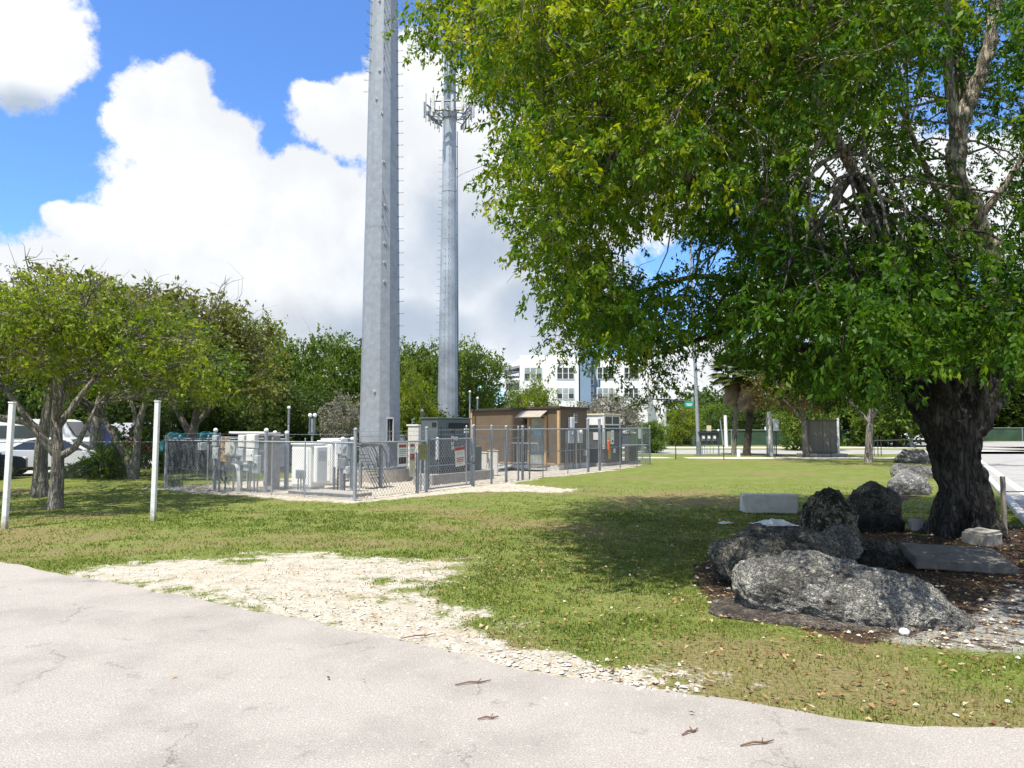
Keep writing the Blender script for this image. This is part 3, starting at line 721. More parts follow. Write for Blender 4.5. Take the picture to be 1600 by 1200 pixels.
# prototypes for the belt of trees; each placed tree is its own object with crown and trunk
def std_trunk(h, r, seed):
    q = random.Random(seed); L = [[(0, 0, -.3, r * 1.3), (0, 0, .3, r), (q.uniform(-.2, .2), 0, h * .35, r * .8), (q.uniform(-.4, .4), 0, h * .75, r * .35)]]
    for k in range(4):
        a = q.uniform(0, 6.28); z = h * q.uniform(.25, .4); L.append([(0, 0, z, r * .5), (math.cos(a) * h * .15, math.sin(a) * h * .15, z + h * .2, r * .3), (math.cos(a) * h * .3, math.sin(a) * h * .3, z + h * .35, r * .1)])
    return L
protos = {}
def belt(kind, px, top, d, wpx, label, group='trees of the belt behind the compound', name='shade_tree', rot=None, cat='tree'):
    if kind not in protos:
        kd, leafm, bk = {'m1': (21, leaf_m, bark_d), 'm2': (22, leaf_m, bark_d), 'y1': (23, leaf_y, bark_g), 'd1': (24, leaf_d, bark_d), 'd2': (25, leaf_d, bark_d), 'b1': (26, leaf_b, bark_d), 'g1': (27, leaf_g, bark_g), 'o1': (28, leaf_o, bark_g), 's1': (29, leaf_g, bark_g)}[kind]
        low = -1 if kind[0] in 'md' else -.8
        cr = (3.6, 3.4, 4.0, 3.9) if kind[0] in 'mdy' else (3.6, 3.4, 3.1, 4.7); nb, nsp, nl = (150, 13, 9)
        if kind[0] == 'g': nb, nsp, nl = 110, 9, 8
        if kind == 's1': nb, nsp, nl = 90, 9, 8
        r = tree(name, label, (0, 0, 0), cr, (leafm, bk), std_trunk(8, .2, kd), nb, nsp, nl, .24, .13, .75, seed=kd, tint=.5, twigs=4 if kind[0] == 'g' else 1, low=low, lump=.5, group=group)
        protos[kind] = (r, [8.0, 8.0])
        r0 = r
    else:
        r0 = copy_tree(protos[kind][0]); r0.name = name
    w = wpx / F * d; h = ZP(top, d)
    r0.location = (P(px, 668, d).x, d, 0); r0.scale = (w / 7.6, w / 7.6, h / 8.0); r0.rotation_euler = (0, 0, random.uniform(0, 6.28) if rot is None else rot)
    tag(r0, label, cat, group)
    return r0
BL = [
 ('m1', 395, 505, 46, 150, 'mid-green belt tree just right of the olive bare-twigged tree'),
 ('m2', 455, 515, 44, 130, 'rounded green belt tree directly above the two white cabinets'),
 ('m1', 520, 528, 50, 130, 'green belt tree immediately left of the thick monopole'),
 ('d1', 580, 532, 56, 150, 'dark belt tree hidden behind the thick monopole'),
 ('m2', 648, 522, 47, 120, 'tall green belt tree between the two monopoles'),
 ('y1', 640, 575, 38, 75, 'low bright green tree just right of the thick monopole base'),
 ('m1', 735, 538, 46, 125, 'leafy belt tree immediately right of the thin monopole'),
 ('d2', 690, 545, 58, 150, 'dark belt tree behind the thin monopole'),
 ('d1', 340, 520, 58, 170, 'dark belt tree above the parked vans, behind the bare twigs'),
 ('d2', 250, 560, 60, 190, 'dark belt tree behind the middle left lawn tree'),
 ('d2', 120, 540, 62, 220, 'dark belt tree furthest left behind the white vehicles'),
 ('d1', 430, 590, 36, 120, 'low dark shrubby tree behind the equipment rack'),
 ('d2', 480, 600, 40, 120, 'low dark shrubby tree behind the white cabinets'),
 ('d2', 335, 600, 36, 130, 'low dark shrubby tree behind the screened fence'),
 ('d1', 10, 470, 50, 170, 'dark belt tree cut by the left edge of the photo'),
 ('d1', 655, 610, 42, 110, 'low dark shrubby tree behind the charcoal generator'),
]
for k in BL: belt(*k)
belt('y1', 835, 592, 62, 78, 'young green tree in front of the white apartment block', 'small trees by the apartment block', 'young_tree')
belt('g1', 955, 612, 58, 125, 'wide silvery sparse tree in front of the apartment block', 'small trees by the apartment block', 'silver_tree')
belt('g1', 868, 632, 60, 70, 'small silvery tree peeping over the brown hut roof', 'small trees by the apartment block', 'silver_tree')
belt('s1', 535, 616, 35, 75, 'silvery grey bush left of the thick monopole base', 'small trees by the apartment block', 'silver_bush', cat='bush')
belt('m2', 1018, 655, 52, 60, 'low green bush at the foot of the apartment block', 'small trees by the apartment block', 'round_bush', cat='bush')
belt('y1', 1065, 630, 72, 60, 'bright green tree just left of the street light pole', 'trees across the street', 'street_tree')
BR = [('m1', 1110, 633, 98, 80, 'olive-green tree across the street right of the light pole'), ('d1', 1150, 640, 92, 90, 'dark tree across the street behind the palms'),
      ('m2', 1262, 560, 58, 110, 'green tree behind the concrete utility pole'),
      ('d2', 1190, 615, 80, 110, 'dark tree across the street behind the white utility pole'), ('d1', 1240, 610, 85, 130, 'dark tree across the street behind the concrete utility pole'),
      ('d1', 1330, 600, 78, 160, 'dark tree across the street behind the grey switch cabinet'),
      ('d2', 1430, 560, 95, 190, 'dark tree across the street behind the white jeep'), ('m1', 1400, 500, 70, 200, 'tall green tree left of the great trunk, beyond the rocks'),
      ('d1', 1530, 540, 110, 240, 'dark tree across the junction behind the great trunk'), ('d2', 1640, 520, 105, 240, 'dark tree across the junction at the right edge'),
      ('m2', 1590, 600, 118, 160, 'green tree behind the long green-screened fence at the right'), ('d1', 1480, 480, 120, 260, 'tallest dark tree far behind the great trunk'), ('d1', 1750, 480, 100, 260, 'dark tree across the junction beyond the right edge')]
for k in BR: belt(*k, group='trees across the street', name='street_tree')

tree('street_tree', 'broad olive tree arching over the big grey switch cabinet and the lawn', (P(1356, 668, 38).x, 38, 0), (5.2, 7.5, 1.5, 5.0), (leaf_o, bark_g), [[(0, 0, -.2, .26), (0, 0, .4, .2), (.1, 0, 1.8, .17), (.2, 0, 3.4, .12), (.3, 0, 5.4, .05)], [(.1, 0, 2, .12), (-1.4, 0, 3.6, .08), (-3.4, 0, 4.8, .03)], [(.1, 0, 2.2, .12), (1.6, .3, 3.8, .08), (3.4, .4, 5, .03)]],
     150, 12, 10, .17, .08, .62, seed=31, tint=.42, twigs=2, low=-.9, group='trees across the street')
tree('street_tree', 'bronze-leaved tree with low drooping crown right of the palms', (P(1258, 668, 45.5).x, 45.5, 0), (3.2, 2.6, 1.75, 4.5), (leaf_b, bark_g), [[(0, 0, -.2, .22), (0, 0, .4, .17), (-.1, 0, 2.2, .14), (-.3, 0, 4.6, .05)], [(-.1, 0, 2.2, .1), (-1.2, 0, 3.4, .07), (-2, 0, 4.4, .03)]],
     110, 12, 10, .17, .08, .55, seed=33, tint=.55, twigs=3, low=-.95, group='trees across the street')
# fan palms
frond_m = leafmat('fan_palm_leaf', [(0, (.03, .05, .015)), (.5, (.08, .115, .03)), (1, (.17, .19, .06))], .25)
skirt_m = leafmat('dead_palm_leaf', [(0, (.13, .09, .05)), (.5, (.30, .22, .13)), (1, (.48, .39, .25))], .15)
def palm(label, px, py, d, ph, r, seed, crr):
    g = P(px, 668, d); base = Vector((g.x, d, 0)); root = thing('fan_palm', label, 'palm', base, 'fan palms by the footpath'); q = random.Random(seed)
    mb = MB(); top = base + Vector((q.uniform(-.2, .3), 0, ph)); mb.tube([base - Vector((0, 0, .2)), base + Vector((0, 0, .3)), base.lerp(top, .5) + Vector((.12, 0, 0)), top], [r * 1.35, r, r * .8, r * .85], bark_d if seed == 2 else bark_g, 12); mb.build('trunk', root)
    for nm, mt, n, e0, e1, ln in (('fronds', frond_m, 74, -.45, 1.3, 1.0), ('dead_skirt', skirt_m, 95, -1.45, -.75, .62)):
        VV = []; FF = []; TT = []
        for k in range(n):
            a = q.uniform(0, 6.28); e = q.uniform(e0, e1); di = Vector((math.cos(a) * math.cos(e), math.sin(a) * math.cos(e), math.sin(e))); st = top + di * crr * .2; hub = top + di * crr * q.uniform(.4, .6) * ln
            if nm == 'dead_skirt': st = top - Vector((0, 0, q.uniform(0, .5) * crr)); hub = st + di * crr * .35
            sd = di.cross(ZX).normalized(); upv = sd.cross(di); tt = q.uniform(.2, .9)
            for j in range(15):
                w = (j - 7) / 7 * 1.15; dr = (di * math.cos(w) + sd * math.sin(w)).normalized(); tip = hub + dr * crr * .55 * ln * (1 - .25 * abs(w)) + Vector((0, 0, -.14 * crr)); md = hub.lerp(tip, .5) + Vector((0, 0, .06 * crr)); wd = (upv * .3 + dr.cross(upv)).normalized() * (.055 if nm == 'fronds' else .022) * crr
                i = len(VV); VV += [tuple(hub), tuple(md + wd), tuple(tip), tuple(md - wd)]; FF.append((i, i + 1, i + 2, i + 3)); TT += [tt + q.uniform(-.15, .15)] * 4
            i = len(VV); w_ = sd * .02; VV += [tuple(st - w_), tuple(st + w_), tuple(hub + w_), tuple(hub - w_)]; FF.append((i, i + 1, i + 2, i + 3)); TT += [tt] * 4
        npmesh(nm, VV, FF, mt, TT, root)
palm('stouter fan palm with brown leaning trunk and a heavy shaggy skirt', 1166, 712, 47.5, 5.0, .25, 2, 1.9)
palm('thin dark-trunked fan palm just left of the stouter one', 1146, 712, 48.5, 5.3, .17, 5, 1.8)

# shrubs at the fence line on the left
def shrub(label, px, py, w, h, m, seed, dd=0):
    g = G(px, py); tree('shrub', label, (g.x, g.y + dd, 0), (w / 2, w / 2, h * .5, h * .5), (m, bark_d), [[(0, 0, -.1, .03), (0, 0, h * .3, .02), (.1, 0, h * .7, .01)]], 26, 9, 8, .10, .05, w * .16, 'shrubs along the left fence', 'shrub', .5, seed, 1, -.9)
shrub('leafy shrub between the leaning tree and the forked one, at the fence foot', 172, 748, 1.5, 1.35, leaf_m, 41)
shrub('yellow-green weed shrub right of the forked pale trunk', 150, 745, 1.2, .9, leaf_y, 42, 1)
shrub('dark shrub at the foot of the leaning cut stem', 188, 746, 1.3, 1.5, leaf_d, 43, .6)
shrub('low dark weeds right of the nearest tree trunk', 120, 750, 1.4, .7, leaf_d, 44, 1)
shrub('dark shrub left of the screened fence end', 245, 742, 1.3, 1.0, leaf_d, 45, 1.2)

# far woodland that reads as one mass
pts = []
for k in range(900):
    a = random.uniform(-.95, .95); dd = random.uniform(125, 165) if a > -.05 else random.uniform(95, 120)
    hh = (5.5 + 3.5 * fnoise(np.array([a * 40]), np.array([3.0]), .6)[0]) * (1.35 if a > .35 else 1)
    if -.05 < a < .22: hh *= .45; dd += 12
    pts.append((math.sin(a) * dd / math.cos(a) * math.cos(a), dd * math.cos(a), random.uniform(.3, 1) * hh))
pts = np.array(pts)
V, Fc, T = sprays(pts, rng.uniform(1.6, 2.8, len(pts)), 14, 7, .8, .5, 1.2, .2, .25 + .4 * rng.random(len(pts)), .15)
wd = npmesh('distant_woodland', V, Fc, leaf_d, T); stuff(wd)
pts = []
for k in range(230):
    u = random.random(); q = Vector((-17.5, 34, 0)).lerp(Vector((-3, 40, 0)), u); pts.append((q.x, q.y + random.gauss(0, 1), random.uniform(.1, 2.0)))
pts = np.array(pts); V, Fc, T = sprays(pts, rng.uniform(.5, .9, len(pts)), 14, 8, .22, .12, .4, .2, .3 + .3 * rng.random(len(pts)), .15)
stuff(npmesh('undergrowth', V, Fc, leaf_d, T))

# ================================================================== FENCES
def chain(mb, p0, p1, z0, z1, m, pitch=.075, r=.0022):
    p0 = Vector(p0); p1 = Vector(p1); d = (p1 - p0); L = d.length; d.normalize(); h = z1 - z0; sl = 1.25; run = h / sl
    n = int((L + run) / pitch)
    nn = Vector((d.y, -d.x, 0))
    for sgn in (1, -1):
        for k in range(n + 1):
            s_ = k * pitch - run; e_ = s_ + run
            a, b2 = max(0, s_), min(L, e_)
            if b2 - a < .01: continue
            za = (a - s_) * sl; zb = (b2 - s_) * sl
            if sgn < 0: za, zb = h - za, h - zb
            mb.tube([p0 + d * a + ZX * (z0 + za) + nn * .003 * sgn, p0 + d * b2 + ZX * (z0 + zb) + nn * .003 * sgn], r, m, 3, cap=False, smooth=False)
def post(mb, p, z, r, m=galv, cap=True):
    r *= .78
    mb.tube([(p[0], p[1], -.1), (p[0], p[1], z)], r, m, 10)
    if cap: mb.ball((p[0], p[1], z + r * .5), r * 1.25, m, 8)
def barb(mb, p0, p1, z, m=galv):
    p0 = Vector(p0); p1 = Vector(p1); mb.tube([p0 + ZX * z, p1 + ZX * z], .004, m, 4); L = (p1 - p0).length; n = int(L / .13); d = (p1 - p0) / max(n, 1)
    for k in range(n):
        c = p0 + d * k + ZX * z; mb.tube([c + Vector((.008, .0, .018)), c - Vector((.008, 0, .018))], .0025, m, 3, cap=False)
        mb.tube([c + Vector((-.014, .0, .014)), c - Vector((-.014, 0, .014))], .0025, m, 3, cap=False)
def fence(name, label, p0, p1, ht, posts, wires=(), mid=None, pr=.035, pz=None, endr=None, chainm=galv, group='wire fence runs of the compound', pitch=.075, bottom=True, cat='fence', r=.0022, screen=None):
    root = thing(name, label, cat, Vector(p0), group); p0 = Vector(p0); p1 = Vector(p1); d = (p1 - p0).normalized()
    for s_, rr, zz in posts:
        mb = MB(); post(mb, p0 + d * s_, zz, rr); mb.build('post', root)
    mb = MB(); mb.tube([p0 + ZX * ht, p1 + ZX * ht], .023, galv, 8); mb.build('top_rail', root)
    if mid:
        mb = MB(); mb.tube([p0 + ZX * mid, p1 + ZX * mid], .018, galv, 8); mb.build('middle_rail', root)
    mb = MB(); chain(mb, p0, p1, .04, ht, chainm, pitch, r)
    if bottom: mb.tube([p0 + ZX * .05, p1 + ZX * .05], .004, galv, 4)
    mb.build('chain_link_mesh', root)
    if wires:
        mb = MB()
        for w in wires: barb(mb, p0, p1, w)
        mb.build('barbed_wire', root)
    if screen:
        nn = Vector((d.y, -d.x, 0)); mb = MB(); L = (p1 - p0).length; c = (p0 + p1) / 2 - nn * .04; mb.box((c.x, c.y, (screen[0] + screen[1]) / 2), (L, .006, screen[1] - screen[0]), screen[2], (d, nn, ZX)); mb.build('screen_cloth', root)
    return root
LF = (FB - FA).length; dF = (FB - FA).normalized()
sA = lambda px: along(FA, dF, px); sB = lambda px: along(FB, BX, px)
fence('wire_fence', 'galvanised chain-link run along the left front of the compound, before the meter rack', FA, FB, 1.42,
      [(0, .045, 1.52), (sA(345), .028, 1.62), (sA(427), .03, 1.50), (sA(478), .022, 1.5)], wires=(1.62,), chainm=galv, r=.0026)
PC, PD, PE, PG_, PH, PZ = [FB + BX * sB(p) for p in (669, 737, 765, 816, 917, 1015)]
fence('wire_fence', 'chain-link panel right of the near corner post, carrying the warning signs', FB, PC - BX * .1, 1.42, [(0, .06, 1.72)], wires=(1.58, 1.7), chainm=galv_d, pitch=.12, r=.004)
fence('wire_fence', 'short taller chain-link run right of the double gate, before the brown hut', PD + BX * .12, PG_, 1.73, [(0, .05, 1.84), (sB(765) - sB(737), .05, 1.82), (sB(788) - sB(737), .06, 1.8), (sB(807) - sB(737), .04, 1.8), (sB(816) - sB(737) - .1, .06, 1.8)], wires=(1.86,), mid=1.45, chainm=galv, r=.0026)
fence('wire_fence', 'long tall chain-link run in front of the hut side and the cabinets', PG_ + BX * .1, PH, 1.74, [(sB(825) - sB(816), .035, 1.78), (sB(846) - sB(816), .022, 1.74), (sB(885) - sB(816), .022, 1.74)], mid=.92, chainm=galv, r=.0028)
fence('wire_fence', 'far chain-link run ending at the right rear corner of the compound', PH + BX * .02, PZ, 1.76, [(.06, .075, 2.1), (sB(936) - sB(917), .075, 2.1), (sB(968) - sB(917), .035, 1.82), (sB(994) - sB(917), .022, 1.78), (sB(1014.4) - sB(917), .045, 1.85)], mid=.95, chainm=galv, r=.0028)
fence('wire_fence', 'rear chain-link run turning back behind the grey-brown cabinet', PZ - AX * .05, PZ - AX * 7.5, 1.76, [(2.5, .03, 1.8), (5, .03, 1.8)], mid=.95, chainm=galv, r=.0028)
q0 = P(262, 668, 25.5); q0.z = 0; q1 = P(452, 668, 24.5); q1.z = 0
fence('wire_fence', 'fence run hung with dark grey screen cloth behind the meter rack', q0, q1, 1.42, [(0, .035, 1.5), (1.6, .035, 1.5), (3.1, .035, 1.5)], chainm=galv_d, r=.0015, screen=(.35, 1.40, scr_m))
fence('wire_fence', 'short end run of chain-link at the left end of the compound', FA - AX * .05, q0 - Vector((0, .1, 0)), 1.42, [], chainm=galv_d, r=.0015, screen=(.35, 1.40, scr_m))
# gate
def gate(label, p0, p1, ht, bars):
    root = thing('wire_gate', label, 'gate', p0); d = (p1 - p0).normalized(); L = (p1 - p0).length
    mb = MB(); e = .05
    for s_ in (e, L - e): mb.tube([p0 + d * s_ + ZX * .08, p0 + d * s_ + ZX * ht], .024, galv, 8)
    for z in [.08, ht] + bars: mb.tube([p0 + d * e + ZX * z, p0 + d * (L - e) + ZX * z], .02, galv, 8)
    mb.build('gate_frame', root)
    mb = MB(); chain(mb, p0 + d * e, p0 + d * (L - e), .08, ht, galv, .12, .0065); mb.build('chain_link_mesh', root)
    mb = MB(); nn = Vector((d.y, -d.x, 0)); c = p0 + d * (L - .04) + ZX * .85 + nn * .05
    mb.box(c, (.08, .05, .14), galv_d, (d, nn, ZX), .01); mb.tube([c + ZX * .07, c + ZX * .1 + nn * .06, c - ZX * .12 + nn * .05], .012, galv_d, 6); mb.ball(c - ZX * .12 + nn * .06, .035, blackp, 8); mb.build('latch', root)
    for z in (.3, 1.2): mb = MB(); mb.box(p0 + d * .0 + ZX * z, (.09, .09, .06), galv_d, (d, nn, ZX), .01); mb.build('hinge', root)
    for s_, rr, zz in ((-.06, .055, 1.76), (L + .05, .05, 1.80)):
        mb = MB(); post(mb, p0 + d * s_, zz, rr); mb.build('gate_post', root)
    mb = MB(); barb(mb, p0, p1, ht + .13); barb(mb, p0, p1, ht + .26); mb.build('barbed_wire', root)
    return root
gate('galvanised wire gate with one red-headed sign, in front of the charcoal generator', PC, PD, 1.47, [.72])
# street-side rail fence far right and junction fence
def simple_fence(name, label, pts, ht, pr, sc, group, sp=3.0, m=galv):
    root = thing(name, label, 'fence', pts[0], group)
    mbs = MB()
    for a, b_ in zip(pts[:-1], pts[1:]):
        a = Vector(a); b_ = Vector(b_); L = (b_ - a).length; d = (b_ - a).normalized(); n = max(1, round(L / sp))
        for k in range(n + 1):
            mb = MB(); mb.tube([a + d * (L * k / n) - ZX * .1, a + d * (L * k / n) + ZX * (ht + .05)], pr, m, 6); mb.build('post', root)
        mb = MB(); mb.tube([a + ZX * ht, b_ + ZX * ht], pr * .7, m, 6); mb.build('top_rail', root)
        nn = Vector((d.y, -d.x, 0)); c = (a + b_) / 2 - nn * .06; mbs.box((c.x, c.y, ht / 2), (L, .01, ht - .08), sc, (d, nn, ZX))
    mbs.build('screen_cloth', root); return root
simple_fence('screened_fence', 'long green-screened wire fence across the junction behind the trees at the right', [(33, 88, 0), (62, 97, 0), (100, 93, 0)], 1.75, .045, scr_g, 'screened fences across the street', 5)
simple_fence('screened_fence', 'low dark green fence across the street behind the palms and utility poles', [(14, 74, 0), (34, 74, 0)], 1.55, .04, scr_g, 'screened fences across the street', 4)
simple_fence('screened_fence', 'low dark fence across the street left of the light pole', [(6, 76, 0), (13.8, 75, 0)], 1.2, .04, scr_m, 'screened fences across the street', 3)
# left fence by the car park
r_ = thing('wire_fence', 'thin dark-posted wire fence between the left lawn and the car park', 'fence', (-18, 24.5, 0))
lp = [Vector((-24, 22.5, 0)), Vector((-19.8, 23.4, 0)), Vector((-16.2, 25.5, 0)), Vector((-12.2, 25.6, 0))]
mbm = MB()
for a, b_ in zip(lp[:-1], lp[1:]):
    n = max(1, round((b_ - a).length / 2.0))
    for k in range(n):
        mb = MB(); q = a.lerp(b_, k / n); mb.tube([q - ZX * .1, q + ZX * 1.35], .028, dkgreen2, 6); mb.build('post', r_)
    mb = MB(); mb.tube([a + ZX * 1.3, b_ + ZX * 1.3], .016, galv_d, 6); mb.build('top_rail', r_)
    chain(mbm, a, b_, .03, 1.3, galv_d, .09, .0016)
mbm.build('chain_link_mesh', r_)
a = Vector((-16.3, 25.6, 0)); b_ = Vector((-14.6, 27.6, 0)); d = (b_ - a).normalized(); nn = Vector((d.y, -d.x, 0))
bk = MB(); bk.prism([a + nn * .2, b_ + nn * .2, b_ + nn * .2 + ZX * 1.1, a + nn * .2 + ZX * .15], nn * -.3, scr_g); tag(bk.build('sagging_screen'), 'sagging dark green screen sloping up behind the nearest left tree trunk', 'screen')

# ================================================================== MONOPOLES
def monopole(label, base, rad_fn, hgt, nsd, rot, peg_az, joints, port=None, m=galv):
    root = thing('monopole', label, 'tower', base); mb = MB(); base = Vector(base)
    zs_ = [0] + [z for j in joints for z in (j - .001, j)] + [hgt]; zs_.sort()
    for i in range(0, len(zs_) - 1, 2):
        z0, z1 = zs_[i], zs_[i + 1]; k = 1 + .012 * ((len(zs_) - i) // 2)
        mb.tube([base + ZX * z0, base + ZX * z1], [rad_fn(z0) * k, rad_fn(z1) * k], m, nsd, smooth=False, rot=rot)
    sh = mb.build('shaft', root)
    mb = MB()
    for j in joints: mb.tube([base + ZX * (j - .03), base + ZX * (j + .03)], [rad_fn(j) * 1.03] * 2, galv_d, nsd, smooth=False, rot=rot)
    mb.build('joint_collar', root)
    for paz, z0, z1 in peg_az:
        dr = Vector((math.sin(paz), math.cos(paz), 0)); mb = MB(); z = z0; k = 0
        while z < z1:
            r0 = rad_fn(z); p = base + ZX * z + dr * (r0 * .97); mb.tube([p, p + dr * .20, p + dr * .20 + ZX * .03], .010, galv_d, 5); mb.tube([p, p + dr * .035], .022, galv_d, 6); z += .42; k += 1
        mb.build('climbing_pegs', root)
    return root
B1 = P(593.5, 668, 25.0); B1.z = 0
r1 = lambda z: .675 - .0128 * z
mono1 = monopole('thick grey faceted monopole rising out of the top of the photo, nearest of the two', B1, r1, 30, 12, R(8), [(R(95), 4, 29), (R(230), 14, 17), (R(168), 8.5, 9.8), (R(168), 14, 17), (R(275), 13.5, 17)], [8.55, 20.5])
# port opening on the right front facet
paz = R(140); dr = Vector((math.sin(paz), math.cos(paz), 0)); td = Vector((dr.y, -dr.x, 0)); pc = B1 + dr * (r1(1.75) * 1.0) + ZX * 1.72
mb = MB()
for sx in (-1, 1): mb.box(pc + td * (.115 * sx) + dr * .02, (.035, .05, .78), offwhite if sx < 0 else galv, (td, dr, ZX), .006)
for sz in (-1, 1): mb.box(pc + ZX * (.385 * sz) + dr * .02, (.265, .05, .035), offwhite, (td, dr, ZX), .006)
mb.build('port_frame', mono1)
mb = MB(); mb.box(pc + dr * .003, (.20, .03, .74), void, (td, dr, ZX)); mb.build('port_opening', mono1)
mb = MB(); mb.tube([B1 + Vector((0, 0, -.1)), B1 + Vector((0, 0, .42))], [1.05, 1.0], concrete, 20); mb.build('concrete_footing', mono1)
mb = MB()
for k in range(24):
    a = k / 24 * 2 * math.pi; q = B1 + Vector((math.cos(a) * .86, math.sin(a) * .86, .42)); mb.tube([q, q + ZX * .22], .028, galv_d, 6); mb.tube([q + ZX * .08, q + ZX * .13], .045, galv_d, 6)
mb.tube([B1 + ZX * .44, B1 + ZX * .50], .92, galv, 24); mb.build('base_flange', mono1)
mb = MB()
for z, px in ((8.0, 603), (7.35, 603), (6.7, 603), (9.3, 603), (10.8, 600), (3.0, 590), (12.5, 596), (17, 598), (16.5, 588), (14.0, 590), (13.0, 585)):
    az_ = math.asin(max(-1, min(1, (px - 593.5) / 29))); dr = Vector((math.sin(az_), -math.cos(az_), 0)); q = B1 + dr * r1(z) + ZX * z; mb.tube([q - dr * .05, q + dr * .03], .045, offwhite, 8); mb.tube([q, q + dr * .06], .016, blackp, 6)
mb.build('bolt_plugs', mono1)

B2 = P(700, 668, 42.0); B2.z = 0
r2 = lambda z: .60 - .0112 * z
galv2 = mat('blotched_galvanised_steel', (.31, .345, .385), .55, .2, .4, .45, .1, 60)
mono2 = monopole('thin far monopole with a ring of antennas near its top, behind the charcoal generator', B2, r2, 25.5, 16, 0, [(R(178), 1.5, 18.5), (R(262), 1.5, 18), (R(200), 4, 12)], [6.2, 9.3, 12.6, 15.4], m=galv2)
mb = MB(); q = B2 + Vector((.62, -.12, 0)); mb.tube([q + ZX * .2, B2 + Vector((.46, -.1, 19))], .022, dkgreen2, 6)
for k in range(14):
    z = 1.2 + k * 1.3; w_ = q.lerp(B2 + Vector((.46, -.1, 0)), z / 19); mb.box((w_.x - .06, w_.y, z), (.18, .05, .06), galv_d)
mb.build('cable_run', mono2)
def antenna_platform(z0, parent, seed, Rr=1.12):
    q_ = random.Random(seed); c = B2 + ZX * z0; fr = MB()
    fr.tube([c - ZX * .22, c + ZX * .22], r2(z0) * 1.18, galv_d, 16)
    cor = [c + Vector((math.sin(a), math.cos(a), 0)) * Rr for a in (R(70), R(182), R(292))]
    for i, p in enumerate(cor):
        dr = (p - c).normalized(); td = Vector((dr.y, -dr.x, 0))
        for zz in (-.25, .25): fr.tube([c + ZX * zz + dr * .3, p + ZX * (.1 + zz * .6)], .04, galv, 6)
        fr.tube([c + ZX * -.3 + dr * .3, p + ZX * .15], .03, galv, 6)
        for zz in (-.12, .42): fr.tube([p - td * .95 + ZX * zz, p + td * .95 + ZX * zz], .05, galv_d, 6)
        fr.tube([p - td * .72 + ZX * -.1, c + ZX * -.2], .025, galv, 6); fr.tube([p + td * .72 + ZX * -.1, c + ZX * -.2], .025, galv, 6)
    fr.build('platform_frame', parent)
    for i, p in enumerate(cor):
        dr = (p - c).normalized(); td = Vector((dr.y, -dr.x, 0))
        for s_ in (-.85, -.3, .25, .8):
            mb = MB(); b0 = p + td * s_ + dr * .1; mb.tube([b0 + ZX * -.55, b0 + ZX * q_.uniform(.9, 1.25)], .022, galv_d, 6)
            hh = q_.choice((.75, .95, 1.05)); ax_ = (td, dr, ZX)
            if q_.random() < .9: mb.box(b0 + dr * .12 + ZX * .2, (.17, .09, hh), offwhite if q_.random() < .5 else lgrey, ax_, .02)
            mb.box(b0 - dr * .12 + ZX * q_.uniform(-.3, .3), (.16, .12, .24), galv_d, ax_, .01)
            mb.build('antenna_panel', parent)
antenna_platform(20.0, mono2, 4, 1.0)
antenna_platform(24.6, mono2, 9, 1.4)

# ================================================================== COMPOUND EQUIPMENT
def gravelstones(): pass
def sign(name, label, p, d, w, h, face, deco, parent=None, thick=.006, tilt=0.0):
    """p centre of the sign on the fence plane, d horizontal direction of its width"""
    nn = Vector((d.y, -d.x, 0)); o = thing(name, label, 'sign', p, None); up = (ZX * math.cos(tilt) + d * math.sin(tilt)); dd = d * math.cos(tilt) - ZX * math.sin(tilt)
    mb = MB(); mb.box(p, (w, thick, h), face, (dd, nn, up), .0); mb.build('sign_plate', o)
    mb = MB()
    for (x, y, ww, hh, m) in deco: mb.box(p + dd * (x * w) + up * (y * h) + nn * (thick * .5 + .002), (ww * w, .003, hh * h), m, (dd, nn, up))
    if deco: mb.build('sign_print', o)
    return o
NB = Vector((BX.y, -BX.x, 0))
def fp(px, py): 
    q = FB + BX * sB(px); return Vector((q.x, q.y, P(px, py, q.y).z)) + NB * .035
sign('warning_sign', 'white sign with red header and black box of small pictures on the fence, leftmost', fp(628, 710), BX, .40, .62, white_p,
     [(0, .36, .78, .13, red), (0, .20, .72, .045, greyp), (0, .12, .72, .045, greyp), (0, .04, .68, .03, greyp), (0, -.04, .66, .025, greyp), (0, -.26, .78, .28, blackp)] + [(-.27 + .18 * k, -.25, .09, .18, white_p if k % 2 == 0 else red) for k in range(4)])
sign('warning_sign', 'narrow white sign with red header and red square, upper of a pair', fp(643.2, 706), BX, .26, .48, white_p,
     [(0, .36, .72, .15, red), (0, .30, .60, .02, white_p), (0, .12, .6, .03, greyp), (0, .05, .5, .03, greyp), (0, -.26, .74, .32, red), (-.12, -.24, .2, .12, white_p), (.16, -.24, .2, .12, white_p)])
sign('notice_plate', 'narrow beige plate below the red-headed narrow sign', fp(643.5, 731), BX, .24, .46, offwhite, [(0, 0, .80, .84, beige), (0, -.02, .08, .3, greyp)])
sign('notice_plate', 'faded yellow square notice at the left side of the gate', fp(659.5, 706), BX, .42, .44, olive, [(0, .34 - .11 * k, .7 - .12 * (k % 3), .035, olived) for k in range(7)] + [(-.44, 0, .02, .8, olived), (.44, 0, .02, .8, olived)])
sign('warning_sign', 'white sign with red top band hanging a little crooked on the wire gate', fp(717.5, 713), BX, .50, .58, offwhite, [(0, .40, 1.02, .17, red), (0, .40, .6, .05, orange), (0, .20, .6, .03, greyp), (0, .12, .6, .03, greyp), (0, -.08, .74, .05, red), (0, -.17, .7, .05, red), (0, -.26, .74, .05, red), (0, -.36, .5, .03, greyp)], tilt=R(-4))
q = FB + BX * sB(998); sign('notice_plate', 'small plain white plate high on the far fence run', Vector((q.x, q.y, P(998, 678, q.y).z)) + NB * .035, BX, .34, .45, white_p, [])
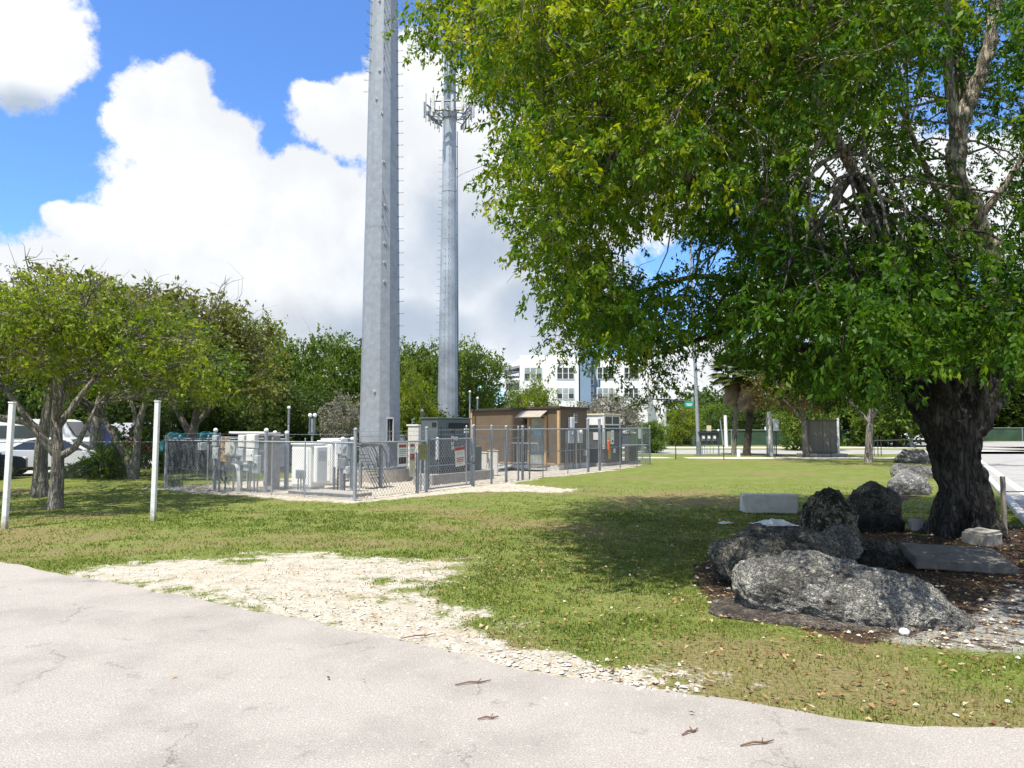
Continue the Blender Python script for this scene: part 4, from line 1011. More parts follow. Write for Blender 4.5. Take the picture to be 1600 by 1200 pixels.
for px, py, w_, h_, m_, lb in ((940.5, 686, .22, .62, offwhite, 'pale narrow plate left of the fire-red one on the far fence'), (949.5, 684, .44, .55, beige, 'beige square plate on the far fence beside the orange tag'), (955.5, 683, .30, .6, white_p, 'white plate with dark marks right of the beige one on the far fence')):
    q = FB + BX * sB(px); sign('notice_plate', lb, Vector((q.x, q.y, P(px, py, q.y).z)) + NB * (.035 + .02 * (px == 949.5)), BX, w_, h_, m_, [(0, .3, .6, .07, greyp), (0, .1, .6, .07, greyp), (0, -.3, .5, .16, blackp)] if m_ is white_p else [])
q = FB + BX * sB(947.5); mb = MB(); c = Vector((q.x, q.y, P(947, 696, q.y).z)) + NB * .09; mb.box(c, (.14, .10, .44), orange, (BX, NB, ZX), .03); mb.tube([c + ZX * .2, c + ZX * .3 - NB * .05], .012, blackp, 5)
tag(mb.build('hanging_tag'), 'orange-red tube hanging on the far fence below the beige plate', 'tag')

# concrete pads
def pad(label, px, d, pl, pr, z1, grow=.0, group='concrete pads in the compound'):
    c, s, t_ = cornerbox(px, d, pl, pr); mb = MB(); abox(mb, c, s, t_, -.05, z1, concrete, .015); return tag(mb.build('concrete_pad'), label, 'pad', group)
pad('low concrete pad under the two white cabinets', 555, 19.0, 452, 583, .10)
pad('concrete pad under the charcoal generator', 676, 23.0, 646, 772, .33)
pad('low concrete pad under the grey-brown cabinet', 941, 34.0, 905, 1000, .16)

def cabinet(label, px, d, pl, pr, z0, z1, vent=True):
    c, s, t_ = cornerbox(px, d, pl, pr); root = thing('equipment_cabinet', label, 'cabinet', c, 'white equipment cabinets')
    mb = MB(); abox(mb, c, s, t_, z0 + .06, z1 - .04, white_p, .02); mb.build('body', root)
    mb = MB(); abox(mb, c, s, t_, z1 - .04, z1, white_p, .012, .03); mb.build('lid', root)
    mb = MB(); abox(mb, c, s, t_, z0, z0 + .058, lgrey, .0, -.03); mb.build('plinth', root)
    fc = c + BX * t_ * .5 + AX * .07; mb = MB(); mb.box((fc.x, fc.y, (z0 + z1) / 2 + .05), (.14, t_ * .74, (z1 - z0) * .80), white_p, CAX, .03); dr_ = mb.build('door_unit', root)
    mb = MB(); f2_ = c + BX * t_ * .5 + AX * .143
    for k in range(8): mb.box((f2_.x, f2_.y, z1 - .22 - k * .035), (.008, t_ * .5, .018), lgrey, CAX)
    mb.build('vent_grille', root)
    mb = MB(); f3_ = c - AX * s * .5 - BX * .004; mb.box((f3_.x - .02, f3_.y, (z0 + z1) / 2), (s * .86, .012, (z1 - z0) * .80), white_p, CAX, .004); mb.box((f3_.x + AX.x * s * .3, f3_.y + AX.y * s * .3, (z0 + z1) / 2), (.03, .04, .12), lgrey, CAX, .005); mb.build('side_panel', root)
    return root
cabinet('white louvred cabinet standing nearest, left of the thick monopole', 487, 20.3, 457, 511, .10, 1.36)
cabinet('white louvred cabinet a little farther right, half behind the nearest white one', 520, 21.6, 498, 541, .10, 1.42)
c, s, t_ = cornerbox(530, 24.2, 506, 556); mb = MB(); abox(mb, c, s, t_, .1, 1.38, lgrey, .02); abox(mb, c, s, t_, 1.382, 1.44, white_p, .02, .06); tag(mb.build('equipment_box'), 'white-topped low box behind the two white cabinets', 'cabinet')
# grey battery box + small vents near first cabinet
c, s, t_ = cornerbox(477, 19.9, 463, 484); mb = MB(); abox(mb, c, s, t_ * .5, .42, .66, galv_d, .02)
for k in range(3): mb.tube([c - AX * (s * (.2 + .3 * k)) + ZX * .42 + BX * .05, c - AX * (s * (.2 + .3 * k)) + ZX * .05 + BX * .05], .02, galv_d, 6)
tag(mb.build('junction_box'), 'small grey junction box on legs left of the nearest white cabinet', 'junction box')
# H frames with meters
def rack(label, pxs, d, m_items, z_top=1.7, width=None):
    p0 = P(pxs[0], 668, d); p0.z = 0; L = along(p0, AX, pxs[1]); root = thing('meter_rack', label, 'equipment rack', p0, 'meter racks behind the left fence')
    for s_ in (0, L):
        mb = MB(); q = p0 + AX * s_; mb.tube([q - ZX * .1, q + ZX * z_top], .055, galv, 10); mb.build('post', root)
        mb = MB(); mb.ball(q + ZX * (z_top + .02), .068, white_p, 10); mb.build('post_cap', root)
    mb = MB()
    for z in (z_top - .18, z_top - .55, .62): mb.box(p0 + AX * L / 2 + ZX * z - BX * .075, (L, .04, .05), galv_d, CAX)
    mb.build('strut_rails', root)
    for (x, z, w_, h_, dp, m_, hood) in m_items:
        mb = MB(); c = p0 + AX * (L * x) + ZX * z - BX * (.10 + dp / 2); mb.box(c, (w_, dp, h_), m_, CAX, .012)
        if hood: mb.tube([c - BX * (dp / 2), c - BX * (dp / 2 + .06)], w_ * .28, galv, 12)
        mb.box(c - BX * (dp / 2 + .003), (w_ * .86, .006, h_ * .88), m_, CAX)
        mb.box(c - BX * (dp / 2 + .012) + AX * w_ * .34, (.015, .02, .06), galv_d, CAX); mb.build('meter_box', root)
    return root, p0, L
rk, p0, L = rack('tall meter rack with white-capped posts and many boxes behind the left fence', (337, 417), 21.7,
     [(.12, 1.42, .20, .30, .14, lgrey, 0), (.30, 1.36, .30, .34, .16, tan, 0), (.46, 1.20, .42, .42, .18, offwhite, 0), (.14, 1.05, .24, .34, .14, lgrey, 0), (.30, .98, .30, .34, .14, tan, 0), (.66, 1.42, .26, .34, .16, white_p, 0), (.84, 1.42, .34, .38, .16, white_p, 0),
      (.64, .98, .30, .46, .18, lgrey, 1), (.84, 1.03, .30, .34, .18, white_p, 0), (.76, .70, .26, .22, .14, lgrey, 0), (.92, .78, .22, .50, .14, lgrey, 1), (-.16, 1.25, .22, .22, .16, lgrey, 0)])
mb = MB()
for x, z in ((.12, .9), (.22, .8), (.34, .8), (.5, .98), (.62, .72), (.66, .72), (.78, .6), (.82, .6), (.9, .5), (.96, .5)):
    q = p0 + AX * (L * x) - BX * .2; mb.tube([q + ZX * -.05, q + ZX * z], .024, galv if x < .7 else galv_d, 7)
mb.build('conduit', rk)
mb = MB()
for k in range(3):
    q = p0 + AX * (L * .52) - BX * (.26 + .02 * k); mb.tube([q + ZX * (.92 - .07 * k), q + AX * .14 + ZX * (.90 - .07 * k), q + AX * (.26 - .02 * k) + ZX * (.72 - .05 * k), q + AX * (.29 - .02 * k) + ZX * .4, q + AX * .29 + ZX * -.02], .022, white_p if k < 2 else lgrey, 7)
for k in range(5):
    q = p0 + AX * (L * (.18 + .04 * k)) - BX * .24; mb.tube([q + ZX * .72, q + AX * .05 + ZX * .35, q + AX * .2 + ZX * .22, q + AX * .3 + ZX * .4], .010, lgrey if k % 2 else blackp, 5)
mb.build('bent_cables', rk)
mb = MB(); q = p0 + AX * (L * .62) + BX * .35 + ZX * 1.62; mb.box(q, (1.5, .7, .05), white_p, (AX, (BX - ZX * .12).normalized(), (ZX + BX * .12).normalized())); mb.build('roof_sheet', rk)
rk3, p0, L = rack('narrow rack of grey electrical boxes right of the white cabinets, left of the corner post', (536, 551), 20.9, [(.2, 1.22, .22, .34, .14, lgrey, 0), (.85, 1.25, .20, .5, .14, galv, 1), (.5, .80, .30, .30, .14, galv_d, 0), (.9, .62, .16, .2, .12, lgrey, 0)], 1.45)
mb = MB()
for x, m_ in ((.05, blackp), (.3, galv), (.6, galv_d), (.8, blackp)): q = p0 + AX * (L * x) - BX * .2; mb.tube([q - ZX * .05, q + ZX * .5, q + AX * .03 + ZX * 1.2], .022, m_, 7)
mb.build('conduit', rk3)
rk2, p0, L = rack('narrow meter rack with tall grey tubes right of the larger rack', (430, 449), 22.2, [(-.1, 1.30, .22, .28, .14, lgrey, 0), (.75, 1.02, .34, .75, .22, galv, 0), (.2, .45, .24, .22, .14, lgrey, 0)], 1.62)
mb = MB()
for x, m_ in ((.3, galv), (.5, galv), (.66, galv_d), (.85, galv)): q = p0 + AX * (L * x) - BX * .22; mb.tube([q - ZX * .05, q + ZX * 1.45], .035, m_, 8)
mb.build('conduit', rk2)
mb = MB(); c, s, t_ = cornerbox(427, 21.4, 419, 431); abox(mb, c, s, .3, -.05, 1.66, concrete, .01); tag(mb.build('square_post'), 'square weathered grey-brown post between the two meter racks', 'post')
# tall beacon poles
def mast(label, px, d, top, r=.03, double=False):
    p = P(px, 668, d); p.z = 0; zt = ZP(top, d); mb = MB(); root = thing('beacon_mast', label, 'mast', p, 'thin masts in the compound')
    mb.tube([p - ZX * .1, p + ZX * (zt - .1)], r, galv, 8); mb.build('pole', root)
    for dx in ((-.10, .10) if double else (0,)):
        mb = MB(); mb.tube([p + ZX * (zt - .5) + AX * dx, p + ZX * (zt - .06) + AX * dx], r * (1.3 if not double else 1.1), dkgreen if double else galv_d, 8); mb.ball(p + ZX * zt + AX * dx, r * 1.9, white_p, 8); mb.build('lamp_head', root)
    if double:
        mb = MB(); mb.box(p + ZX * (zt - .55), (.26, .12, .10), dkgreen, CAX, .01); mb.build('bracket', root)
mast('thin mast with one white tip above the narrow meter rack', 451, 22.8, 637)
mast('mast with two dark lamp cylinders above the white cabinets', 488, 22.5, 649, .035, True)
mast('slim mast with white tip left of the brown hut roof', 734, 33, 612, .03)
mast('slim short mast behind the hut roof, left of a taller one', 746, 40, 622, .035)
mast('thin mast with small lamp at the left end of the charcoal generator', 659, 26.5, 641, .03)
mast('thin mast standing behind the far fence run, right of the cabinet', 1003, 40, 655, .03)
# short bollards and leaning posts inside
def bollard(label, px, py, hgt, r, m=galv):
    g = G(px, py); mb = MB(); mb.tube([g - ZX * .1, g + ZX * hgt], r, m, 10); mb.ball(g + ZX * hgt, r, m, 8); return tag(mb.build('bollard'), label, 'bollard', 'steel bollards in the compound')
bollard('thin steel bollard in front of the farther white cabinet', 522, 767, .66, .035)
bollard('steel bollard left of the thick monopole, behind the near fence corner', 563, 763, .75, .05)
bollard('tall steel post in front of the thick monopole', 594, 762, 1.25, .05)
bollard('steel bollard behind the yellow notice', 652, 771, 1.1, .05, galv_d)
bollard('thin steel post left of the gate post', 657, 768, 1.1, .03)
bollard('thin steel post behind the yellow notice, close to the gate', 664, 766, 1.15, .035)
bollard('white tall bollard behind the gate, before the generator', 683, 757, 1.45, .055, lgrey)
# cable bridge and coiled mesh beside the monopole
c = Vector((rs(556) * 21.3, 21.3, 0)); root = thing('cable_bridge', 'arched cable bridge with steel legs between white cabinets and thick monopole', 'cable bridge', c)
e = Vector((rs(597) * 22.3, 22.3, 0)); d = (e - c).normalized(); nn = Vector((d.y, -d.x, 0)); Lc = (e - c).length
mb = MB()
for s_ in (-.18, .18):
    mb.tube([c + nn * s_ + ZX * 1.22, c + d * Lc * .5 + nn * s_ + ZX * 1.30, c + d * Lc * .85 + nn * s_ + ZX * 1.24, e + nn * s_ + ZX * 1.0, e + nn * s_ + d * .05 + ZX * .6], .03, galv, 8)
for k in range(6): q = c + d * (Lc * k / 6) + ZX * 1.25; mb.tube([q - nn * .18, q + nn * .18], .015, galv, 5)
mb.build('rails', root)
mb = MB(); mb.box(c + d * Lc * .45 + ZX * 1.34, (Lc * .95, .5, .035), offwhite, (d, nn, ZX)); mb.build('cover_plate', root)
for px_ in (557, 597):
    q = Vector((rs(px_) * 22, 22, 0)); mb = MB(); mb.tube([q - ZX * .05, q + ZX * 1.22], .04, galv, 8); mb.build('leg', root)
mb = MB()
for k in range(7):
    q = c + d * (Lc * (.1 + .1 * k)); mb.tube([q + ZX * 1.2, q + d * .25 + ZX * .8, q + d * .5 + ZX * .35, q + d * .75 + ZX * .02], .014, galv_d if k % 2 else lgrey, 6)
for k in range(8): q = c + d * (.1 + .1 * k) + ZX * (1.0 - .1 * k); mb.tube([q - d * .1, q + d * .45], .012, galv_d, 5)
mb.build('hanging_cables', root)
# white unit left of generator
c, s, t_ = cornerbox(655.5, 27.5, 637, 660); root = thing('equipment_box', 'cream-white box unit behind the fence, left of the charcoal generator', 'cabinet', c); mb = MB(); abox(mb, c, s, t_, .1, 1.86, offwhite, .03); mb.build('body', root)
mb = MB(); abox(mb, c, s, t_, 1.862, 1.92, white_p, .02, .03); mb.tube([c - AX * s * .6 + ZX * 1.9, c - AX * s * .6 + ZX * 2.1, c - AX * s * .4 + ZX * 2.12], .02, galv, 6); mb.build('lid', root)
c, s, t_ = cornerbox(631, 27, 622, 634); mb = MB(); abox(mb, c, s, t_, 0, 1.5, galv_d, .02); abox(mb, c, s, t_, 1.502, 1.53, galv, 0, .03); tag(mb.build('equipment_box'), 'narrow grey box right beside the thick monopole', 'cabinet')
# generator
c, s, t_ = cornerbox(684, 23.4, 658, 736); root = thing('generator', 'charcoal grey-green generator housing behind the wire gate', 'generator', c)
mb = MB(); abox(mb, c, s, t_, .80, 2.08, dkgreen, .02); abox(mb, c, s, t_, 2.081, 2.12, dkgreen, .01, .03); mb.build('enclosure', root)
mb = MB(); abox(mb, c, s, t_, .335, .798, dkgreen2, .01, .02); mb.build('base_tank', root)
mb = MB(); q = c + BX * t_ * .62 + AX * .012 + ZX * 1.86
for k in range(6): mb.box(q + ZX * (.03 * (k - 2.5)), (.02, t_ * .62, .016), void, CAX)
mb.build('air_slot', root)
mb = MB(); mb.box(c - AX * s * .2 - BX * .012 + ZX * 1.90, (.16, .02, .12), void, CAX); mb.build('inspection_window', root)
mb = MB(); q = c - AX * s * .5 - BX * .012 + ZX * 1.15
for k in range(9): mb.box(q + ZX * (.06 * (k - 4)), (s * .7, .02, .03), dkgreen2, CAX)
mb.build('intake_louvre', root)
mb = MB()
for k, z in ((.1, .0), (.48, .0), (.86, 0)): mb.box(c + BX * t_ * k + AX * .006 + ZX * 1.35, (.010, .015, .95), dkgreen2, CAX)
q = c + BX * t_ * .42 + AX * .012
mb.box(q + ZX * 1.38, (.012, .16, .30), offwhite, CAX); mb.box(q + ZX * 1.38 + AX * .007, (.004, .09, .12), blackp, CAX); mb.box(q + ZX * 1.44 + BX * .2, (.012, .2, .12), offwhite, CAX); mb.box(q + ZX * 1.14 + BX * .02, (.012, .16, .12), offwhite, CAX); mb.box(q + ZX * 1.66, (.02, .05, .05), blackp, CAX)
mb.build('door_panel', root)
c2, s2, t2 = cornerbox(741, 25.5, 735, 746); mb = MB(); abox(mb, c2, s2, .5, .3, 1.15, dkgreen, .02); tag(mb.build('equipment_box'), 'small dark grey box right of the charcoal generator', 'cabinet')
mb = MB(); q = Vector((rs(729) * 23.1, 23.1, 0)); 
for z in (1.75, 1.66): mb.box(q + ZX * z, (.24, .02, .05), white_p, (BX, NB, ZX))
mb.tube([q - ZX * .1, q + ZX * 1.82], .02, galv, 6); mb.ball(q + ZX * 1.84, .03, white_p, 6); tag(mb.build('gauge_post'), 'thin post with two white bars just left of the right gate post', 'post')
# white stacked boxes at the hut foot
for px, pr_, z, lb in ((755, 764, .85, 'pale box at the foot of the hut wall, left one'), (772, 780, .92, 'pale box with tan lid at the foot of the hut wall, right one')):
    c, s, t_ = cornerbox(px + 5, 27.5, px - 9, px + 7); mb = MB(); abox(mb, c, s, t_, .02, z, offwhite, .02); abox(mb, c, s, t_, z + .001, z + .04, tan if px > 760 else offwhite, .01, .02); tag(mb.build('equipment_box'), lb, 'box')

# ---------------------------------------------------------------- hut
c, s, t_ = cornerbox(873, 31.2, 737, 917); root = thing('brown_hut', 'brown flat-roofed equipment hut with faded door and small awning', 'hut', c)
fz = .22; zt = ZP(638, 31.2); zl = zt - .07
corners = [c, c - AX * s, c - AX * s + BX * t_, c + BX * t_]; tops = [zt, zl, zl, zt]
mb = MB(); vs = [q + ZX * fz for q in corners] + [q + ZX * z for q, z in zip(corners, tops)]
mb.add(vs, [(0, 1, 5, 4), (1, 2, 6, 5), (2, 3, 7, 6), (3, 0, 4, 7)], brownw); w = mb.build('wall', root); 
mb = MB(); abox(mb, c, s, t_, -.1, fz, concrete_l, .01, .02); mb.build('foundation', root)
ov = .10; oc = [c + AX * ov - BX * ov, c - AX * (s + ov) - BX * ov, c - AX * (s + ov) + BX * (t_ + ov), c + AX * ov + BX * (t_ + ov)]
mb = MB(); mb.add([q + ZX * (z + .002) for q, z in zip(oc, tops)] + [q + ZX * (z + .09) for q, z in zip(oc, tops)], [(0, 1, 2, 3), (4, 7, 6, 5), (0, 4, 5, 1), (1, 5, 6, 2), (2, 6, 7, 3), (3, 7, 4, 0)], brownr); mb.build('roof', root)
for q in (c, c - AX * s):
    mb = MB(); mb.box((q + ZX * ((fz + zt) / 2 - .03) + AX * .0), (.11, .11, zt - fz - .1), trimc, CAX); mb.build('corner_trim', root)
mb = MB(); mb.box(c - AX * s * .35 + ZX * (fz + .04) - BX * .01, (s * .62, .05, .07), trimc, CAX); mb.box(c + BX * t_ * .25 + ZX * (fz + .04) + AX * .01, (.05, t_ * .45, .07), trimc, CAX); mb.build('base_trim', root)
def fa(px): return c + (-AX) * along(c, -AX, px)       # front wall point at column px
def fb(px): return c + BX * along(c, BX, px)           # side wall point
d0, d1 = fa(829), fa(852); dm_ = (d0 + d1) / 2; dw = (d1 - d0).length
mb = MB(); mb.box(dm_ + ZX * 1.22 - BX * .012, (dw, .05, 1.96), doorm, CAX, .01); dr_ = mb.build('door', root)
mb = MB(); mb.box(dm_ + ZX * 1.62 - BX * .045 + AX * .02, (dw * .5, .012, .34), mat('pale_blue_panel', (.28, .42, .52), .4, 0, .2, 4), CAX); mb.build('door_panel', dr_)
mb = MB(); mb.ball(dm_ + ZX * 1.15 - BX * .07 + AX * dw * .38, .035, galv, 8); mb.build('handle', dr_)
mb = MB()
for q in (d0 - AX * .05, d1 + AX * .05): mb.box(q + ZX * 1.24 - BX * .05, (.09, .14, 2.06), trimc, CAX)
mb.box(dm_ + ZX * 2.29 - BX * .05, (dw + .19, .14, .06), trimc, CAX); mb.build('door_frame', root)
a0, a1 = fa(817.5), fa(856); am = (a0 + a1) / 2; aw = (a1 - a0).length
mb = MB(); u_ = (BX + ZX * .42).normalized(); mb.box(am - BX * .36 + ZX * 2.38, (aw, .78, .035), wood, (AX, u_, u_.cross(AX) * -1)); 
for q in (a0 + AX * .1, a1 - AX * .1): mb.tube([q + ZX * 2.05, q - BX * .6 + ZX * 2.24], .015, galv, 5)
mb.build('awning', root)
mb = MB(); mb.box(fa(821) + ZX * 2.05 - BX * .1, (.14, .16, .2), brownr, CAX, .02); mb.build('wall_lamp', root)
def wbox(name, px, z0, z1, w_, dp, m_, deco=None):
    q = fb(px); mb = MB(); mb.box(q + ZX * ((z0 + z1) / 2) + AX * (dp / 2 + .001), (dp, w_, z1 - z0), m_, CAX, .012)
    if deco: deco(mb, q + AX * (dp + .004))
    return mb.build(name, root)
zz = lambda py, px: P(px, py, fb(px).y).z
def lou(mb, q):
    for k in range(4): mb.box(q + ZX * (zz(653, 897) + .02 + (1.5 - k) * .09), (.012, .20, .06), blackp, CAX)
wbox('vent', 897, zz(661, 897), zz(646, 897), .32, .08, offwhite, lou)
wbox('disconnect_box', 890, zz(668.5, 890), zz(652, 890), .34, .16, white_p, lambda mb, q: mb.box(q + ZX * 2.1 , (.012, .05, .02), blackp, CAX))
wbox('meter_cabinet', 886.5, zz(692.5, 886), zz(673, 886), .52, .2, lgrey, lambda mb, q: mb.tube([q + ZX * 1.5 + BX * .1, q + ZX * 1.5 + AX * .05 + BX * .1], .09, galv, 12))
wbox('meter_cabinet', 899.5, zz(692, 899), zz(672, 899), .42, .24, lgrey, lambda mb, q: mb.tube([q + ZX * 1.6, q + ZX * 1.6 + AX * .07], .1, white_p, 12))
mb = MB()
for px_, m_ in ((881, galv_d), (884, galv_d), (888, galv_d), (897, offwhite), (903.5, galv), (893, galv_d)): q = fb(px_) + AX * .08; mb.tube([q - ZX * .0, q + ZX * 1.2], .028, m_, 7)
mb.build('conduit', root)
wbox('junction_box', 912.5, zz(712, 912), zz(703.5, 912), .3, .2, lgrey)
# steps with handrail
q0 = fa(842) - BX * .75; root2 = thing('entry_steps', 'grey metal steps and landing with handrails before the hut door', 'steps', q0)
mb = MB(); mb.box(q0 + ZX * .17, (1.3, 1.1, .06), galv_d, CAX)
for k in range(2): mb.box(q0 - AX * (.85 + .28 * k) + ZX * (.11 - .06 * k), (.27, 1.0, .04), galv_d, CAX)
mb.build('treads', root2)
mb = MB()
for (sx, ex, z0_, z1_) in ((-.65, .65, 1.15, 1.15), (-.65, -1.6, 1.15, .85)):
    a = q0 + AX * sx - BX * .52; b_ = q0 + AX * ex - BX * .52; mb.tube([a + ZX * z0_, b_ + ZX * z1_], .02, galv, 6); mb.tube([a + ZX * (z0_ - .85), b_ + ZX * (z1_ - .75)], .015, galv, 6)
    n = 9
    for k in range(n + 1): u = k / n; w_ = a.lerp(b_, u); mb.tube([w_ + ZX * (z0_ * (1 - u) + z1_ * u - (.85 if z0_ == z1_ else .8)), w_ + ZX * (z0_ * (1 - u) + z1_ * u)], .010, galv, 5)
mb.build('handrail', root2)
# cabinet right of the hut
c, s, t_ = cornerbox(943, 34.2, 918, 968); root = thing('large_cabinet', 'tall cabinet with white upper part and grey-brown lower part, right of the hut', 'cabinet', c)
zA = ZP(664, 34.2); zB = ZP(649, 34.2)
mb = MB(); abox(mb, c, s, t_ * 1.15, .165, zA - .02, brownc, .02); mb.build('lower_body', root)
mb = MB(); abox(mb, c, s, t_, zA - .018, zB, white_p, .02, .02); mb.box(c + ZX * (zA / 2 + .6) + AX * .01 - BX * .01, (.10, .10, 1.5), offwhite, CAX); mb.build('upper_body', root)
mb = MB(); abox(mb, c, s, t_, zB + .001, zB + .08, beige, .01, .06); mb.build('roof', root)
mb = MB()
for k in (.27, .73): mb.box(c + BX * t_ * k + AX * .03 + ZX * ((zA + zB) / 2), (.02, t_ * .38, .34), brownc, CAX)
mb.build('louvre', root)
mb = MB(); mb.box(c + BX * t_ * .5 + AX * .012 + ZX * (zA - .2), (.02, t_ * .9, .22), void, CAX); mb.box(c - AX * s * .5 - BX * .012 + ZX * (zA - .17), (s * .8, .02, .2), void, CAX); mb.build('air_slot', root)
mb = MB(); mb.box(c - AX * s * .45 - BX * .02 + ZX * 1.4, (.3, .02, .35), white_p, CAX); mb.box(c + BX * t_ * .3 + AX * .02 + ZX * .55, (.02, .3, .45), ylw, CAX); mb.box(c + BX * t_ * .62 + AX * .02 + ZX * .7, (.02, .22, .2), white_p, CAX); mb.build('labels_and_plates', root)
c, s, t_ = cornerbox(982, 35.6, 975, 992); mb = MB(); abox(mb, c, s, 1.2, .17, .95, brownc, .02); tag(mb.build('equipment_box'), 'low grey-brown box right of the tall two-tone cabinet', 'cabinet')

# ================================================================== WHITE POSTS ON THE LAWN
for px, py, top, pxt, lb in ((7, 826, 630, 12, 'tall white square post at the left edge of the lawn'), (239, 814, 628, 240, 'tall white square post standing on the lawn left of the compound')):
    g = G(px, py); h = P(px, top, g.y).z; mb = MB(); lean = Vector((.012, 0, 1)).normalized(); ln_ = Vector((.016 if px < 100 else .006, .01, 1)).normalized(); xa = Vector((1, 0, -ln_.x)).normalized(); mb.box(g + ln_ * (h / 2 - .1), (.085, .085, h + .2), post_w, (xa, ln_.cross(xa), ln_), .006); mb.box(g + ln_ * (h + .012), (.105, .105, .022), post_w, (xa, ln_.cross(xa), ln_), .006)
    tag(mb.build('white_post'), lb, 'post', 'white posts on the lawn')

# ================================================================== ROCKS
import bmesh
def rockmat(name, dark, mid, light, pit=14, lightf=.6):
    m, t, b = nodes(name); n1_ = noise_n(t, 2.2, 8, .72); n2_ = noise_n(t, 16, 8, .75); n3_ = noise_n(t, 70, 4, .7)
    n4_ = noise_n(t, pit * 1.15, 5, .62); n5_ = noise_n(t, pit * 2.7, 4, .6)
    rid = mth(t, 'ABSOLUTE', mth(t, 'SUBTRACT', n4_.outputs[0], .5)); rid2 = mth(t, 'ABSOLUTE', mth(t, 'SUBTRACT', n5_.outputs[0], .5))
    f = mth(t, 'ADD', mth(t, 'MULTIPLY', n1_.outputs[0], .55), mth(t, 'MULTIPLY', n2_.outputs[0], .5))
    col = ramp(t, f, [(.39, dark), (.50, mid), (lightf, light)])
    spk = mth(t, 'MULTIPLY', sstep(t, n3_.outputs[0], .51, .57), sstep(t, n1_.outputs[0], .42, .56))
    col = mixc(t, mth(t, 'MULTIPLY', spk, .8), col, tuple(min(1, c * 1.5) for c in light))
    col = mixc(t, mth(t, 'MULTIPLY', mth(t, 'SUBTRACT', 1, sstep(t, rid, .0, .05)), .8), col, tuple(c * .4 for c in dark))
    col = mixc(t, mth(t, 'MULTIPLY', mth(t, 'SUBTRACT', 1, sstep(t, rid2, .0, .035)), .6), col, tuple(c * .5 for c in dark))
    link(t, col, b.inputs['Base Color']); b.inputs['Roughness'].default_value = .92; b.inputs['Specular IOR Level'].default_value = .25
    hh = mth(t, 'ADD', mth(t, 'ADD', sstep(t, rid, .0, .12), mth(t, 'MULTIPLY', sstep(t, rid2, .0, .1), .5)), mth(t, 'ADD', mth(t, 'MULTIPLY', n2_.outputs[0], .8), mth(t, 'MULTIPLY', n3_.outputs[0], .35)))
    bump(t, b, hh, 1.0, .06); return m
rk_a = rockmat('coral_rock', (.10, .095, .085), (.38, .365, .325), (.74, .70, .61))
rk_b = rockmat('dark_grey_brown_rock', (.050, .048, .040), (.21, .20, .165), (.52, .48, .38), 11, .60)  # darker grey-brown variant of the coral rock
rk_c = rockmat('pale_limestone', (.34, .33, .30), (.54, .52, .48), (.74, .72, .67), 6, .58)
rk_p = rockmat('patched_rock', (.028, .027, .024), (.14, .13, .10), (.60, .55, .40), 9, .54)
rk_k = rockmat('blackened_rock', (.012, .012, .012), (.04, .038, .034), (.13, .12, .10), 10, .66)
def rock(label, c, size, rz, seed, m, sub=6, rough=.13, tilt=(0, 0), prof=None, sq=2.6, name='boulder'):
    bm = bmesh.new(); bmesh.ops.create_icosphere(bm, subdivisions=sub, radius=1); me = bpy.data.meshes.new(name); bm.to_mesh(me); bm.free()
    n = len(me.vertices); co = np.empty(n * 3, np.float32); me.vertices.foreach_get('co', co); co = co.reshape(-1, 3); out = np.empty_like(co)
    off = Vector((seed * 7.3, seed * 1.7, 3.1)); sx, sy, sz = size
    k = (np.abs(co) ** sq).sum(1) ** (-1 / sq)
    for i in range(n):
        v = Vector(co[i]); q = Vector((v.x * sx, v.y * sy, v.z * sz)) * float(k[i])
        a = mnoise.noise(q * 1.6 + off) * 1.0 + mnoise.noise(q * 3.7 + off) * .55
        r_ = abs(mnoise.noise(q * 8 + off)) * .5 + abs(mnoise.noise(q * 17 + off)) * .34 + abs(mnoise.noise(q * 38 + off)) * .2
        q += v * (rough * (a - .85 * r_))
        if prof: q.z *= prof(q.x / sx)
        out[i] = q
    me.vertices.foreach_set('co', out.ravel()); me.polygons.foreach_set('use_smooth', np.ones(len(me.polygons), bool)); me.update(); me.materials.append(m)
    o = bpy.data.objects.new(name, me); C.objects.link(o); o.location = c; o.rotation_euler = (tilt[0], tilt[1], rz); return tag(o, label, 'rock', 'coral boulders bordering the planting bed')
g = G(1330, 950)
rock('longest pitted coral boulder lying nearest the camera in front of the bed', (3.18, 7.15, .15), (1.07, .44, .31), R(-19), 1, rk_a, 6, .12, (R(8), R(7)), lambda u: 1.12 - .30 * max(0, u) + .05 * max(0, -u))
rock('broad dark boulder just behind the left end of the longest one', (3.2, 8.95, .22), (1.05, .60, .38), R(42), 2, rk_b, 6, .14, (0, R(4)))
rock('upright dark boulder with a pale patch, standing above the broad dark one', (4.6, 10.7, .26), (.40, .42, .66), R(15), 3, rk_p, 6, .13, (R(6), R(-6)), None, 2.2)
rock('rounded black-topped boulder behind the upright one', (7.0, 14.5, .2), (.46, .46, .46), R(10), 4, rk_b, 5, .16, (0, 0))
rock('pale smooth boulder in the row, left of the great trunk', (10.85, 20.3, .12), (.62, .5, .44), R(20), 5, rk_c, 5, .14, (0, 0))
rock('grey layered boulder behind the pale smooth one', (14.6, 26.8, .1), (.75, .7, .42), R(30), 6, rk_a, 5, .2)
rock('farthest long grey boulder of the row', (20.6, 37.8, .1), (.9, .9, .5), R(50), 7, rk_a, 5, .25)
rock('small dark stone wedged between the upright and the broad boulder', (4.9, 10.1, .08), (.35, .3, .24), R(50), 8, rk_b, 5, .14)
rock('flat black stone lying under the black-topped boulder', (6.35, 13.0, .08), (.48, .30, .20), R(5), 9, rk_k, 5, .08)
rock('small black stone in front of the upright boulder', (4.55, 9.45, .06), (.32, .22, .20), R(0), 10, rk_k, 5, .1)
